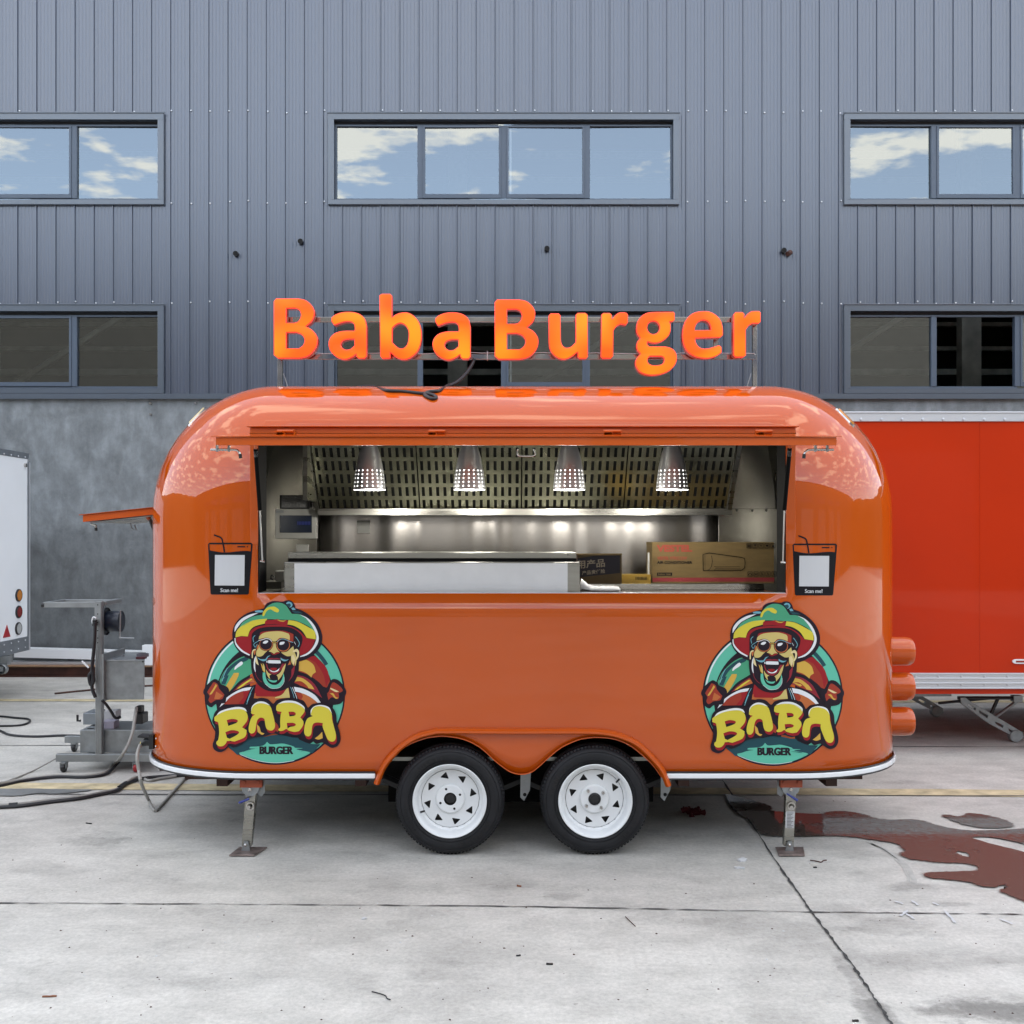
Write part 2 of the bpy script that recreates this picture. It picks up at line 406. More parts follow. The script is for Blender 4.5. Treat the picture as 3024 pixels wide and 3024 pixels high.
# ------------------------------------------------------------------ ground
def ground_material():
    m = bpy.data.materials.new('yard_concrete'); m.use_nodes = True
    t = m.node_tree; p = t.nodes['Principled BSDF']; nn = t.nodes.new; ln = t.links.new
    tc = nn('ShaderNodeTexCoord')
    def noise(sc, det, rough=0.55, st=(1, 1, 1), off=(0, 0, 0)):
        mp = nn('ShaderNodeMapping'); mp.inputs['Scale'].default_value = st; mp.inputs['Location'].default_value = off
        ln(tc.outputs['Object'], mp.inputs[0]); n = nn('ShaderNodeTexNoise'); n.inputs['Scale'].default_value = sc
        n.inputs['Detail'].default_value = det; n.inputs['Roughness'].default_value = rough; ln(mp.outputs[0], n.inputs['Vector']); return n.outputs['Fac']
    def rng(v, a, b, c, d):
        r = nn('ShaderNodeMapRange'); ln(v, r.inputs[0])
        for k, x in zip(('From Min', 'From Max', 'To Min', 'To Max'), (a, b, c, d)): r.inputs[k].default_value = x
        return r.outputs[0]
    def mul(a, b):
        q = nn('ShaderNodeMath'); q.operation = 'MULTIPLY'; ln(a, q.inputs[0])
        if isinstance(b, (int, float)): q.inputs[1].default_value = b
        else: ln(b, q.inputs[1])
        return q.outputs[0]
    big = rng(noise(0.7, 5, 0.55), 0.36, 0.64, 0.86, 1.08)
    mid = rng(noise(3.0, 9, 0.68, (1, 1.6, 1)), 0.38, 0.62, 0.86, 1.08)
    fine = rng(noise(48, 8, 0.8), 0.36, 0.64, 0.80, 1.12)
    blot = rng(noise(2.2, 7, 0.62, (1, 1.5, 1), (7, 3, 0)), 0.56, 0.70, 1.0, 0.76)
    speck = rng(noise(24, 3, 0.5, (1, 1, 1), (2, 9, 0)), 0.70, 0.76, 1.0, 0.72)
    pale = rng(noise(9, 6, 0.6, (1, 2, 1), (4, 1, 0)), 0.62, 0.72, 1.0, 1.10)
    f = mul(mul(mul(big, mid), fine), mul(mul(blot, speck), pale))
    # stains that have a place of their own : (photo x, y, radius x, radius y in metres, depth)
    sepn = nn('ShaderNodeSeparateXYZ'); ln(tc.outputs['Object'], sepn.inputs[0])
    wob = rng(noise(7, 8, 0.72, (1, 1.4, 1), (1, 5, 0)), 0.3, 0.7, -0.95, 0.95)
    for (px, py, rx, ry, dep) in ((290, 2485, .22, .10, .24), (160, 2570, .18, .10, .10), (1665, 2645, .10, .06, .22), (2690, 2620, .12, .07, .26), (2280, 2745, .34, .13, .16),
                                  (2640, 2740, .20, .11, .20), (2720, 2840, .45, .10, .15), (2890, 2985, .26, .10, .35), (3010, 2990, .30, .14, .30), (2590, 2995, .07, .16, .40), (2530, 2900, .035, .3, .25), (860, 2720, .25, .05, .08), (2980, 2700, .2, .08, .1), (2820, 2670, .10, .035, .2)):
        q = G(px, py)
        def sub(o, c, r):
            a = nn('ShaderNodeMath'); a.operation = 'SUBTRACT'; ln(o, a.inputs[0]); a.inputs[1].default_value = c
            return mul(a.outputs[0], 1 / r)
        u, v = sub(sepn.outputs[0], q.x, rx), sub(sepn.outputs[1], q.y, ry)
        a = nn('ShaderNodeMath'); a.operation = 'ADD'; ln(mul(u, u), a.inputs[0]); ln(mul(v, v), a.inputs[1])
        b = nn('ShaderNodeMath'); b.operation = 'ADD'; ln(a.outputs[0], b.inputs[0]); ln(wob, b.inputs[1])
        f = mul(f, rng(b.outputs[0], 0.25, 1.1, 1 - dep, 1.0))
    v = nn('ShaderNodeVectorMath'); v.operation = 'SCALE'; v.inputs[0].default_value = srgb(184, 182, 176); ln(f, v.inputs['Scale'])
    ln(v.outputs[0], p.inputs['Base Color'])
    p.inputs['Specular IOR Level'].default_value = 0.35
    ln(rng(noise(3, 5), 0.3, 0.7, 0.55, 0.8), p.inputs['Roughness'])
    b = nn('ShaderNodeBump'); b.inputs['Strength'].default_value = 0.18; b.inputs['Distance'].default_value = 0.004
    ln(noise(110, 6, 0.7), b.inputs['Height']); ln(b.outputs[0], p.inputs['Normal'])
    return m
M['ground'] = ground_material()
b = MB(); b.add([(-60, -60, 0), (60, -60, 0), (60, 60, 0), (-60, 60, 0)], [(0, 1, 2, 3)])
b.build('ground', 'ground', kind='structure')

def strip(name, pts, wd, m, z=0.004, jag=0.0):
    """narrow strip that follows a line on the ground"""
    b = MB(); rnd = random.Random(len(pts) * 7 + int(wd * 1e4)); L, Rr = [], []
    for i, q in enumerate(pts):
        a, c = pts[max(i-1, 0)], pts[min(i+1, len(pts)-1)]; d = Vector((c[0]-a[0], c[1]-a[1])).normalized()
        w_ = wd * (1 + jag * rnd.uniform(-1, 1)) / 2; o = jag * rnd.uniform(-.5, .5) * wd
        L.append((q[0] - d.y * (w_ + o), q[1] + d.x * (w_ + o), z)); Rr.append((q[0] + d.y * (w_ - o), q[1] - d.x * (w_ - o), z))
    n = len(pts); b.add(L + Rr, [(i, i+1, n+i+1, n+i) for i in range(n-1)])
    return b.build(name, m, kind='structure')
def samp(a, c, n): return [(a[0] + (c[0]-a[0]) * i / n, a[1] + (c[1]-a[1]) * i / n) for i in range(n + 1)]
M['joint'] = mat('joint_filler', (0.05, 0.05, 0.05), 0.9, var=0.5, vscale=30)
M['joint2'] = mat('hairline_joint', (0.10, 0.10, 0.10), 0.9, var=0.6, vscale=8)
g = [G(*p) for p in ((-200, 2664), (0, 2668), (700, 2672), (1512, 2678), (2396, 2695), (3024, 2702), (3500, 2706))]
pts = []
for i in range(len(g) - 1): pts += samp(g[i], g[i+1], 22)[:-1]
strip('ground_joint', pts, 0.007, 'joint2', jag=0.95)
g = [G(*p) for p in ((1960, 2080), (2138, 2312), (2295, 2550), (2396, 2695), (2522, 2860), (2608, 2989), (2680, 3100))]
pts = []
for i in range(len(g) - 1): pts += samp(g[i], g[i+1], 20)[:-1]
strip('ground_joint', pts, 0.010, 'joint', jag=0.6, z=0.0045)
strip('ground_joint', samp((-12, 8.15), (12, 8.0), 60), 0.012, 'joint2', jag=0.6)
strip('ground_joint', samp((-12, 6.62), (12, 6.48), 60), 0.012, 'joint2', jag=0.8, z=0.0052)
strip('yellow_line', samp((-8, 6.93), (8, 6.46), 40), 0.17, 'line', jag=0.06)
strip('yellow_line', samp((-9, 10.35), (9, 10.2), 40), 0.14, 'line', jag=0.06)

for k_, of in enumerate((0, 16)):
    g_ = [G(a + of, c + of * .35) for a, c in ((2560, 2486), (2600, 2505), (2640, 2532), (2668, 2560), (2682, 2590), (2684, 2612))]
    pts = []
    for i in range(len(g_) - 1): pts += samp(g_[i], g_[i+1], 3)[:-1]
    strip('tyre_scuff', pts, .016 + .008 * (k_ % 2), 'scuff', jag=.15, z=.0016)
for k_, (a, c, e_, f_) in enumerate(((2640, 2664, 2668, 2672), (2690, 2662, 2712, 2676), (2672, 2700, 2700, 2716), (2786, 2690, 2822, 2728), (2950, 2716, 2992, 2732), (2752, 2668, 2772, 2676), (2680, 2690, 2660, 2708))):
    q0_, q1_ = G(a, c), G(e_, f_); strip('white_scrape', samp(q0_, q1_, 6), .009, 'paper', jag=.7, z=.0056)
# puddles left by a leak on the right
def puddle_mat():
    m = bpy.data.materials.new('standing_water'); m.use_nodes = True
    t = m.node_tree; p = t.nodes['Principled BSDF']
    p.inputs['Base Color'].default_value = (0.085, 0.07, 0.06, 1)
    p.inputs['Roughness'].default_value = 0.015; p.inputs['IOR'].default_value = 1.38
    n = t.nodes.new('ShaderNodeTexNoise'); n.inputs['Scale'].default_value = 30; n.inputs['Detail'].default_value = 6
    tc = t.nodes.new('ShaderNodeTexCoord'); t.links.new(tc.outputs['Object'], n.inputs['Vector'])
    r = t.nodes.new('ShaderNodeMapRange'); r.inputs['From Min'].default_value = 0.35; r.inputs['From Max'].default_value = 0.7
    r.inputs['To Min'].default_value = 0.01; r.inputs['To Max'].default_value = 0.14
    t.links.new(n.outputs['Fac'], r.inputs[0]); t.links.new(r.outputs[0], p.inputs['Roughness'])
    # the film thins out to nothing along its rim
    at = t.nodes.new('ShaderNodeAttribute'); at.attribute_name = 'wet'
    n2 = t.nodes.new('ShaderNodeTexNoise'); n2.inputs['Scale'].default_value = 45; n2.inputs['Detail'].default_value = 5; t.links.new(tc.outputs['Object'], n2.inputs['Vector'])
    sm_ = t.nodes.new('ShaderNodeMath'); sm_.operation = 'MULTIPLY_ADD'; t.links.new(n2.outputs['Fac'], sm_.inputs[0]); sm_.inputs[1].default_value = -.9; t.links.new(at.outputs['Fac'], sm_.inputs[2])
    n3 = t.nodes.new('ShaderNodeTexNoise'); n3.inputs['Scale'].default_value = 3.2; n3.inputs['Detail'].default_value = 8; n3.inputs['Roughness'].default_value = .68; t.links.new(tc.outputs['Object'], n3.inputs['Vector'])
    m3 = t.nodes.new('ShaderNodeMapRange'); t.links.new(n3.outputs['Fac'], m3.inputs[0]); m3.inputs['From Min'].default_value = .55; m3.inputs['From Max'].default_value = .66
    s3 = t.nodes.new('ShaderNodeMath'); s3.operation = 'MULTIPLY_ADD'; t.links.new(m3.outputs[0], s3.inputs[0]); s3.inputs[1].default_value = -.42; t.links.new(sm_.outputs[0], s3.inputs[2])
    r2 = t.nodes.new('ShaderNodeMapRange'); t.links.new(s3.outputs[0], r2.inputs[0]); r2.inputs['From Min'].default_value = -.15; r2.inputs['From Max'].default_value = .35
    tr_ = t.nodes.new('ShaderNodeBsdfTransparent'); mx = t.nodes.new('ShaderNodeMixShader'); o_ = t.nodes['Material Output']
    t.links.new(r2.outputs[0], mx.inputs[0]); t.links.new(tr_.outputs[0], mx.inputs[1]); t.links.new(p.outputs[0], mx.inputs[2]); t.links.new(mx.outputs[0], o_.inputs[0])
    return m
M['water'] = puddle_mat()
def puddle(outer, holes=(), m_='water'):
    loops = []
    for k, s_ in enumerate((outer,) + tuple(holes)):
        l = C(s_, 5); l = [(G(1512 + .7826*u, 2300 + .7826*v)) for u, v in l]
        rnd = random.Random(k + 3)
        loops.append([(q.x + rnd.uniform(-.006, .006), q.y + rnd.uniform(-.006, .006)) for q in l])
    b = MB(); b.prism(loops, lambda u, v, k: (u, v, 0.0066), sides=False, back=False)
    if m_ == 'water':
        l = loops[0]; n = len(l); ar = sum(l[i][0]*l[(i+1) % n][1] - l[(i+1) % n][0]*l[i][1] for i in range(n)); o2 = []
        for i in range(n):
            ex, ey = l[(i+1) % n][0] - l[i-1][0], l[(i+1) % n][1] - l[i-1][1]; q = math.hypot(ex, ey) or 1; k = (.022 + .03 * rnd.random() ** 2) * (1 if ar < 0 else -1)
            o2.append((l[i][0] - ey/q*k, l[i][1] + ex/q*k))
        b.prism([o2, l], lambda u, v, k: (u, v, 0.0066), sides=False, back=False)
        ob_ = b.build('puddle', m_, kind='structure')
        key = set((round(q[0], 4), round(q[1], 4)) for q in o2)
        at = ob_.data.attributes.new('wet', 'FLOAT', 'POINT')
        at.data.foreach_set('value', [0.0 if (round(q.co.x, 4), round(q.co.y, 4)) in key else 1.0 for q in ob_.data.vertices])
        return ob_
    return b.build('puddle', m_, kind='structure')
puddle('815 62!, 860 75, 965 105, 975 125, 1040 130, 1160 140, 1200 128, 1290 131, 1400 160, 1520 158, 1640 190, 1790 202, 2000 190, 2200 200, 2260 330, 2200 520, 2000 480, 1932 460, 1850 425, 1885 405, 1790 410, 1700 385, 1590 378, 1565 362, 1650 355, 1760 352, 1745 325, 1600 315, 1490 300, 1485 265, 1430 240, 1320 225, 1200 215, 1080 220, 950 213, 915 165, 870 140, 835 110',
       ('1737 225, 1850 230, 1960 262, 1965 285, 1860 262', '1680 278, 1715 284, 1728 297, 1695 293'))
puddle('1632 140, 1690 147, 1740 134, 1850 158, 1882 180, 1800 190, 1700 172')
puddle('-2150 42!, -1932 40, -1750 41, -1587 44, -1640 52, -1720 60, -1790 57, -1850 66, -1932 68, -2150 76!', (), 'damp')

# ------------------------------------------------------------------ warehouse
WY = 12.4
def wx(px): return X(px, WY)
def wz(py): return Z(py, WY)
wh = thing('warehouse', 'blue-grey ribbed metal warehouse with strip windows behind the food trailer', 'building', (0, WY, 0))
zt, zs = 12.6, wz(1163)
PITCH = 56.4 * WY / F
groups = [(-548, 487), (970, 2005), (2490, 3525)]
zu0, zu1, zl0, zl1 = wz(607), wz(338), wz(1163), wz(902)
def panel_mesh(z0, z1, xa=None, xb=None):
    w_ = PITCH; prof = [(0, 0), (0.004, -0.019), (0.012, -0.020), (0.018, -0.004), (0.020, 0)]
    for k in range(1, 5):
        x0 = 0.020 + (w_ - 0.024) * k / 5
        prof += [(x0 - 0.006, 0), (x0 - 0.002, -0.0030), (x0 + 0.002, -0.0030), (x0 + 0.006, 0)]
    prof += [(w_ - 0.001, 0)]
    if xa is not None: prof = [(xa, 0)] + [q for q in prof if xa < q[0] < xb] + [(xb, 0)]
    b = MB(); n = len(prof)
    b.add([(x, y, z) for z in (z0, z1) for x, y in prof], [(i, i+1, n+i+1, n+i) for i in range(n-1)])
    me = bpy.data.meshes.new('cladding_panel'); me.from_pydata(b.v, [], b.f); me.materials.append(M['clad']); return me
segs = {}
npan = 0
for i in range(-38, 39):
    x0 = wx(487 + 14) + (i + 15) * PITCH
    xc = x0 + PITCH / 2
    inwin = any(wx(a) < x0 + PITCH and x0 < wx(c) for a, c in groups)
    for a, c in groups:                       # narrow cut panels that meet the window frames
        for e_, side_ in ((wx(a) - .001, 0), (wx(c) + .001, 1)):
            if x0 + .012 < e_ < x0 + PITCH - .012:
                q0, q1 = (0.0, e_ - x0) if side_ == 0 else (e_ - x0, PITCH - .001)
                for z0, z1 in ((zl0 + .001, zl1), (zu0, zu1)):
                    o = bpy.data.objects.new('cladding_panel', panel_mesh(z0, z1, q0, q1)); COL.objects.link(o); o.parent = wh; o.location = (x0, 0, 0)
    for z0, z1 in (((zs, zl0 + 0.001), (zl1, zu0), (zu1, zt)) if inwin else ((zs, zt),)):
        if z1 - z0 < 0.05: continue
        k = (round(z0, 3), round(z1, 3))
        if k not in segs: segs[k] = panel_mesh(*k)
        o = bpy.data.objects.new('cladding_panel', segs[k]); COL.objects.link(o)
        o.parent = wh; o.location = (x0, random.uniform(-.0015, .0015), 0); npan += 1
# screws along the girt lines
b = MB()
for i in range(-38, 39):
    x0 = wx(487 + 14) + (i + 15) * PITCH + 0.03
    for z in (wz(331), wz(597), wz(894)):
        if abs(x0) < 8:
            b.lathe([(0.0001, -0.012), (0.009, -0.010), (0.011, -0.004), (0.011, 0)], 6, (x0 + random.uniform(-.01, .01), WY - 0.002, z + random.uniform(-.02, .02)))
b.build('cladding_screws', 'screw', wh, kind='stuff')
# backing wall, concrete plinth, roof
M['conc'] = None
def conc_mat():
    m = bpy.data.materials.new('rendered_wall'); m.use_nodes = True
    t = m.node_tree; p = t.nodes['Principled BSDF']; nn = t.nodes.new; ln = t.links.new
    tc = nn('ShaderNodeTexCoord')
    def no_(sc, det, st, rough=.6):
        mp = nn('ShaderNodeMapping'); mp.inputs['Scale'].default_value = st; ln(tc.outputs['Object'], mp.inputs[0])
        n = nn('ShaderNodeTexNoise'); n.inputs['Scale'].default_value = sc; n.inputs['Detail'].default_value = det; n.inputs['Roughness'].default_value = rough
        n.inputs['Distortion'].default_value = 0.25
        ln(mp.outputs[0], n.inputs['Vector']); return n.outputs['Fac']
    r1 = nn('ShaderNodeValToRGB'); e = r1.color_ramp.elements
    e[0].position = .34; e[0].color = (*[.72*c for c in srgb(118, 122, 124)], 1); e[1].position = .68; e[1].color = (*[.72*c for c in srgb(156, 162, 165)], 1)
    ln(no_(3.4, 10, (1, 1, .9), .7), r1.inputs[0])
    r2 = nn('ShaderNodeMapRange'); r2.inputs['From Min'].default_value = .35; r2.inputs['From Max'].default_value = .65; r2.inputs['To Min'].default_value = .86; r2.inputs['To Max'].default_value = 1.14
    ln(no_(7, 6, (1.4, 1, .5)), r2.inputs[0])
    # darker zone low on the wall, paler band at mid height
    sx = nn('ShaderNodeSeparateXYZ'); ln(tc.outputs['Object'], sx.inputs[0])
    ad = nn('ShaderNodeMath'); ad.operation = 'MULTIPLY_ADD'; ln(no_(1.6, 5, (1, 1, 1)), ad.inputs[0]); ad.inputs[1].default_value = 0.5; ln(sx.outputs[2], ad.inputs[2])
    r3 = nn('ShaderNodeValToRGB'); r3.color_ramp.interpolation = 'B_SPLINE'
    e = r3.color_ramp.elements; e[0].position = 0.18; e[0].color = (.66, .66, .66, 1); e[1].position = 0.9; e[1].color = (1, 1, 1, 1)
    for ps, v in ((.44, .74), (.55, .78), (.60, 1.08), (.66, 1.05), (.72, .92)):
        q = e.new(ps); q.color = (v, v, v, 1)
    dv = nn('ShaderNodeMath'); dv.operation = 'DIVIDE'; ln(ad.outputs[0], dv.inputs[0]); dv.inputs[1].default_value = 3.6; ln(dv.outputs[0], r3.inputs[0])
    m1 = nn('ShaderNodeVectorMath'); m1.operation = 'SCALE'; ln(r1.outputs[0], m1.inputs[0]); ln(r2.outputs[0], m1.inputs['Scale'])
    m2 = nn('ShaderNodeVectorMath'); m2.operation = 'MULTIPLY'; ln(m1.outputs[0], m2.inputs[0]); ln(r3.outputs[0], m2.inputs[1])
    ln(m2.outputs[0], p.inputs['Base Color']); p.inputs['Roughness'].default_value = .7
    bb = nn('ShaderNodeBump'); bb.inputs['Strength'].default_value = .3; bb.inputs['Distance'].default_value = .01; ln(no_(14, 6, (1, 1, 1)), bb.inputs['Height']); ln(bb.outputs[0], p.inputs['Normal'])
    return m
M['conc'] = conc_mat()
MB().box(-14, 14, WY - 0.01, WY + 0.25, 0, wz(1178)).build('plinth_wall', 'conc', wh)
b = MB()
b.box(-14, 14, WY + 7, WY + 7.2, 0, zt); b.box(-14, -13.8, WY + .25, WY + 7, 0, zt); b.box(13.8, 14, WY + .25, WY + 7, 0, zt)
b.box(-14, 14, WY + 0.01, WY + 7.2, zt, zt + .2); b.box(-13.8, 13.8, WY + .3, WY + 7, 0.0, 0.15)
b.build('inner_shell', mat('inner_wall', (0.05, 0.05, 0.045), 0.9, var=.3, vscale=2), wh)
b = MB(); b.box(-14, 14, WY + 0.06, WY + 0.2, zl1 + .02, zu0 - .02)
for a, c in zip([-14] + [wx(c) for _, c in groups], [wx(a) for a, _ in groups] + [14]): b.box(a + .02, c - .02, WY + .06, WY + .2, zs, zt - .02)
b.box(-14, 14, WY + .05, WY + .19, zu1 + .02, zt - .02)
b.build('backing_wall', 'flash', wh)
# interior steelwork seen through the lower windows
b = MB()
for k in range(13):
    z = 3.2 + k * 0.42; b.box(-13.5, 13.5, WY + 5.2, WY + 5.3, z, z + .07 + .03 * (k % 3 == 0))
for x in range(-13, 14, 4): b.box(x, x + .3, WY + 3.4, WY + 3.6, 0, 9.5)
for x in range(-13, 12, 4): b.tube([(x + .1, WY + 3.2, 3.2), (x + 3.9, WY + 3.2, 5.6)], .05, 6)
b.build('roof_truss', mat('truss_steel', (0.7, 0.68, 0.6), 0.6, var=.4, vscale=3), wh)
# sill flashing that runs the whole length
b = MB(); b.box(-14, 14, WY - .06, WY + .02, wz(1177), wz(1164)); b.box(-14, 14, WY - .075, WY + .02, wz(1180), wz(1177.2))
b.build('sill_flashing', 'flash', wh)

def window(gx0, gx1, zlo, zhi, lower, open_pane=None):
    """four-light sliding window in a folded flashing frame"""
    wroot = bpy.data.objects.new('window', None); COL.objects.link(wroot); wroot.parent = wh
    x0, x1 = wx(gx0), wx(gx1); wroot.location = (x0, 0, zlo)
    f = 0.075; y0, y1 = WY - 0.045, WY + 0.06
    b = MB()
    for (a0, a1, c0, c1) in ((x0, x1, zhi - f, zhi), (x0, x1, zlo, zlo + f * .8), (x0, x0 + f, zlo + f*.8, zhi - f), (x1 - f, x1, zlo + f*.8, zhi - f)):
        b.box(a0, a1, y0, y1, c0, c1)
    b.box(x0 - .01, x1 + .01, y0 - .012, y0 + .01, zhi - .004, zhi + .012)
    b.build('flashing_frame', 'flash', wroot, bevel=.004)
    ix0, ix1, iz0, iz1 = x0 + f, x1 - f, zlo + f * .8, zhi - f
    MB().box(ix0, ix1, WY + .035, WY + .075, iz1 - .035, iz1 - .001).build('head_shadow_gap', 'head_shade', wroot)  # dark strip stands in for the shade under the frame head
    iz1 -= .035
    wpx = (gx1 - gx0) / 1035.0
    divs = [ix0 + (ix1 - ix0) * t for t in (0, .2525, .5, .7475, 1)]
    b = MB()
    b.box(ix0, ix1, WY + .03, WY + .08, iz0, iz0 + .035)
    b.box(ix0, ix1, WY + .03, WY + .08, iz1 - .018, iz1)
    for d in divs[1:4]: b.box(d - .033, d + .033, WY + .02, WY + .085, iz0 + .035, iz1 - .018)
    b.box(ix0, ix0 + .022, WY + .03, WY + .08, iz0 + .035, iz1 - .018); b.box(ix1 - .022, ix1, WY + .03, WY + .08, iz0 + .035, iz1 - .018)
    b.build('sash_frame', 'frame', wroot, bevel=.003)
    for k in range(4):
        a, c = divs[k], divs[k+1]
        if open_pane == k: continue
        sl_ = k in (1, 2)
        if sl_:
            q = MB()
            for (p0, p1, r0, r1) in ((a + .033, c - .033, iz0 + .035, iz0 + .085), (a + .033, c - .033, iz1 - .04, iz1 - .018)):
                q.box(p0, p1, WY + .012, WY + .045, r0, r1)
            q.box(a + .033, a + .06, WY + .012, WY + .045, iz0 + .085, iz1 - .04); q.box(c - .06, c - .033, WY + .012, WY + .045, iz0 + .085, iz1 - .04)
            q.build('sliding_sash', 'frame', wroot, bevel=.003)
        q = MB(); yy = WY + (.03 if sl_ else .055) + random.uniform(0, .003)
        tl = random.uniform(-.006, .006)
        q.add([(a, yy + tl, iz0), (c, yy - tl, iz0), (c, yy - tl + .004, iz1), (a, yy + tl + .004, iz1)], [(0, 1, 2, 3)])
        q.build('pane', 'glass', wroot)
        if sl_ and k == 2:
            MB().box(a + .075, a + .095, WY + .05, WY + .06, iz0 + .09, iz1 - .03).build('sash_edge_strip', 'white', wroot)
    return wroot
for gi, (a, c) in enumerate(groups):
    window(a, c, zu0, zu1, False)
    window(a, c, zl0, zl1, True, {0: 0, 1: 1, 2: 1}[gi])
for px, py in ((697, 750), (888, 714), (1615, 735), (2314, 741)):
    q = W(px, py, WY - .03)
    MB().tube([(q.x, WY + .02, q.z), (q.x, WY - .06, q.z)], .032, 12).disc(.03, 0, 12, (q.x, WY - .0605, q.z), mi=1).build('pipe_stub', ['blackp', 'void'], wh)
MB().tube([W(2326, 750, WY - .05), W(2334, 745, WY)], .03, 10).build('pipe_stub', 'rust', wh)
for px, py in ((446, 1192), (579, 1191), (446, 1224)):
    q = W(px, py, WY - .02); MB().tube([(q.x, WY, q.z), (q.x, WY - .05, q.z)], .012, 8).build('wall_bolt', 'chrome', wh)
# hole broken in the render near the foot of the wall
q = W(208, 1945, WY - .02)
MB().disc(.04, 0, 14, (q.x, WY - .014, q.z)).build('wall_hole', 'void', wh)

# the building on the other side of the yard, seen only as reflections
ob = thing('opposite_building', 'tan industrial hall across the yard, seen mirrored in the lower windows', 'building', (0, -15, 0))
b = MB(); b.box(-60, 60, -25, -15, 0, 11.6); b.build('wall', 'opp', ob)
b = MB(); b.add([(-60.5, -14.7, 11.6), (60.5, -14.7, 11.6), (60.5, -25.3, 11.6), (-60.5, -25.3, 11.6), (-60.5, -20, 13.6), (60.5, -20, 13.6)],
                [(0, 1, 5, 4), (2, 3, 4, 5), (0, 4, 3), (1, 2, 5), (0, 3, 2, 1)]); b.build('roof', 'oppd', ob)
for x in range(-30, 31, 6):
    MB().box(x - 1.9, x + 1.9, -15.02, -14.95, 0, 4.2).build('roller_door', 'oppd', ob)
    MB().box(x - 2.2, x + 2.2, -15.02, -14.95, 5.6, 7.2).build('window_band', 'blueg', ob)

# wooded hills round the yard, which the curved paint mirrors as a soft skyline
b = MB(); rnd = random.Random(21); n = 160; ph = [(k, rnd.uniform(0, 6.28), 1.0 / k ** .8) for k in (2, 3, 5, 8, 13, 21, 34)]
ring = []
for i in range(n):
    a = 2 * math.pi * i / n; h_ = 10.5 + 2.0 * sum(c_ * math.sin(k * a + p_) for k, p_, c_ in ph) + rnd.uniform(-.4, .4)
    ring.append([(52 * math.cos(a), 52 * math.sin(a), -.5), (55 * math.cos(a), 55 * math.sin(a), h_ * .6), (59 * math.cos(a), 59 * math.sin(a), h_)])
b.add([p_ for q in ring for p_ in q], [(i*3+k, ((i+1) % n)*3+k, ((i+1) % n)*3+k+1, i*3+k+1) for i in range(n) for k in (0, 1)], 0, True)
b.build('hills', mat('wooded_hillside', (0.10, 0.10, 0.065), .9, var=.4, vscale=.3), kind='structure')
# steel beam, aluminium bars and a rod lying on the ground at the wall foot
t_ = thing('steel_beam', 'brown rusty steel beam lying along the foot of the grey wall', 'beam', (-6, 12.1, 0))
b = MB(); y0 = 12.0
b.box(-9.5, -3.9, y0, y0 + .12, 0.0, .012); b.box(-9.5, -3.9, y0 + .05, y0 + .062, .012, .12)
b.build('web', 'rust', t_); MB().box(-9.5, -3.9, y0, y0 + .12, .12, .134).build('flange', 'rust2', t_)
b = MB(); b.box(-5.95, -3.95, 12.14, 12.30, .19, .30, 0, Matrix.Rotation(R(1.6), 3, 'Y')); o = b.build('aluminium_bar', 'whiteb')
o['label'] = 'white rectangular metal bar resting above the rusty beam by the wall'; o['category'] = 'metal bar'
b = MB(); b.box(-6.5, -4.0, 12.13, 12.30, .134, .165); o = b.build('aluminium_bar', 'alu')
o['label'] = 'thin flat silver bar lying directly on the rusty beam'; o['category'] = 'metal bar'
b = MB().tube([G(162, 2048, .010), G(340, 2030, .010), G(460, 2024, .010)], .010, 8); o = b.build('steel_rod', 'under')
o['label'] = 'thin dark steel rod lying on the concrete behind the cart'; o['category'] = 'rod'

# ------------------------------------------------------------------ food trailer
CX, LF, D0, D1, Z0, HH, BB, AA, ZB, ZT = 0.06, 1.42, 5.33, 7.33, 1.80, 0.75, 0.72, 0.65, 0.405, 2.55
def cz(z): return 1.0 if z <= Z0 else math.sqrt(max(0.0, 1 - ((z - Z0) / HH) ** 2))
def front_y(x, z):
    c = cz(z); ax = max(0.0, abs(x - CX) - LF); s_ = min(0.9999, ax / max(1e-4, BB * c))
    return D0 + AA - AA * c * math.sqrt(1 - s_ * s_)
def surf(px, py, lift=0.0):
    y = D0
    for _ in range(30): y = front_y(X(px, y), Z(py, y)) * .6 + y * .4
    y -= lift
    return Vector((X(px, y), y, Z(py, y)))
tr = thing('food_trailer', 'rounded orange food trailer with open serving hatch and twin white wheels', 'food trailer', (CX, 6.3, 0))

OX0, OX1, OZ0, OZ1 = -1.3335, 1.4375, 1.374, 2.235
arch_px = [(1109, 2305), (1123, 2300), (1140, 2268), (1165, 2233), (1202, 2203), (1249, 2183), (1285, 2176), (1319, 2175), (1370, 2184), (1417, 2207), (1454, 2240),
           (1480, 2262), (1510, 2281), (1542, 2287), (1570, 2280), (1594, 2262), (1620, 2238), (1659, 2207), (1706, 2186), (1735, 2180), (1766, 2178), (1817, 2184), (1864, 2205), (1911, 2244), (1935, 2270), (1955, 2300), (1962, 2305)]
arch = [(a, c) for a, c in curve([(p[0], p[1]) for p in arch_px], 3, False)]
archX = [X(a, D0) for a, _ in arch]; archZ = [max(ZB, Z(c, D0)) for _, c in arch]
def zlow(x):
    if x <= archX[0] or x >= archX[-1]: return ZB
    for i in range(len(archX) - 1):
        if archX[i] <= x <= archX[i+1]:
            t = (x - archX[i]) / max(1e-6, archX[i+1] - archX[i]); return archZ[i] + (archZ[i+1] - archZ[i]) * t
    return ZB
cols = sorted(set([round(v, 4) for v in [CX - LF, OX0, OX1, CX + LF] + archX + [-1.2, -1.0, -.85, 1.0, 1.15, 1.3]]))
ZR = 0.70
rows = [('arch', t) for t in (0, .33, .66)] + [('z', z) for z in (ZR, .9, 1.1, 1.25, OZ0, 1.5, 1.65, Z0)]
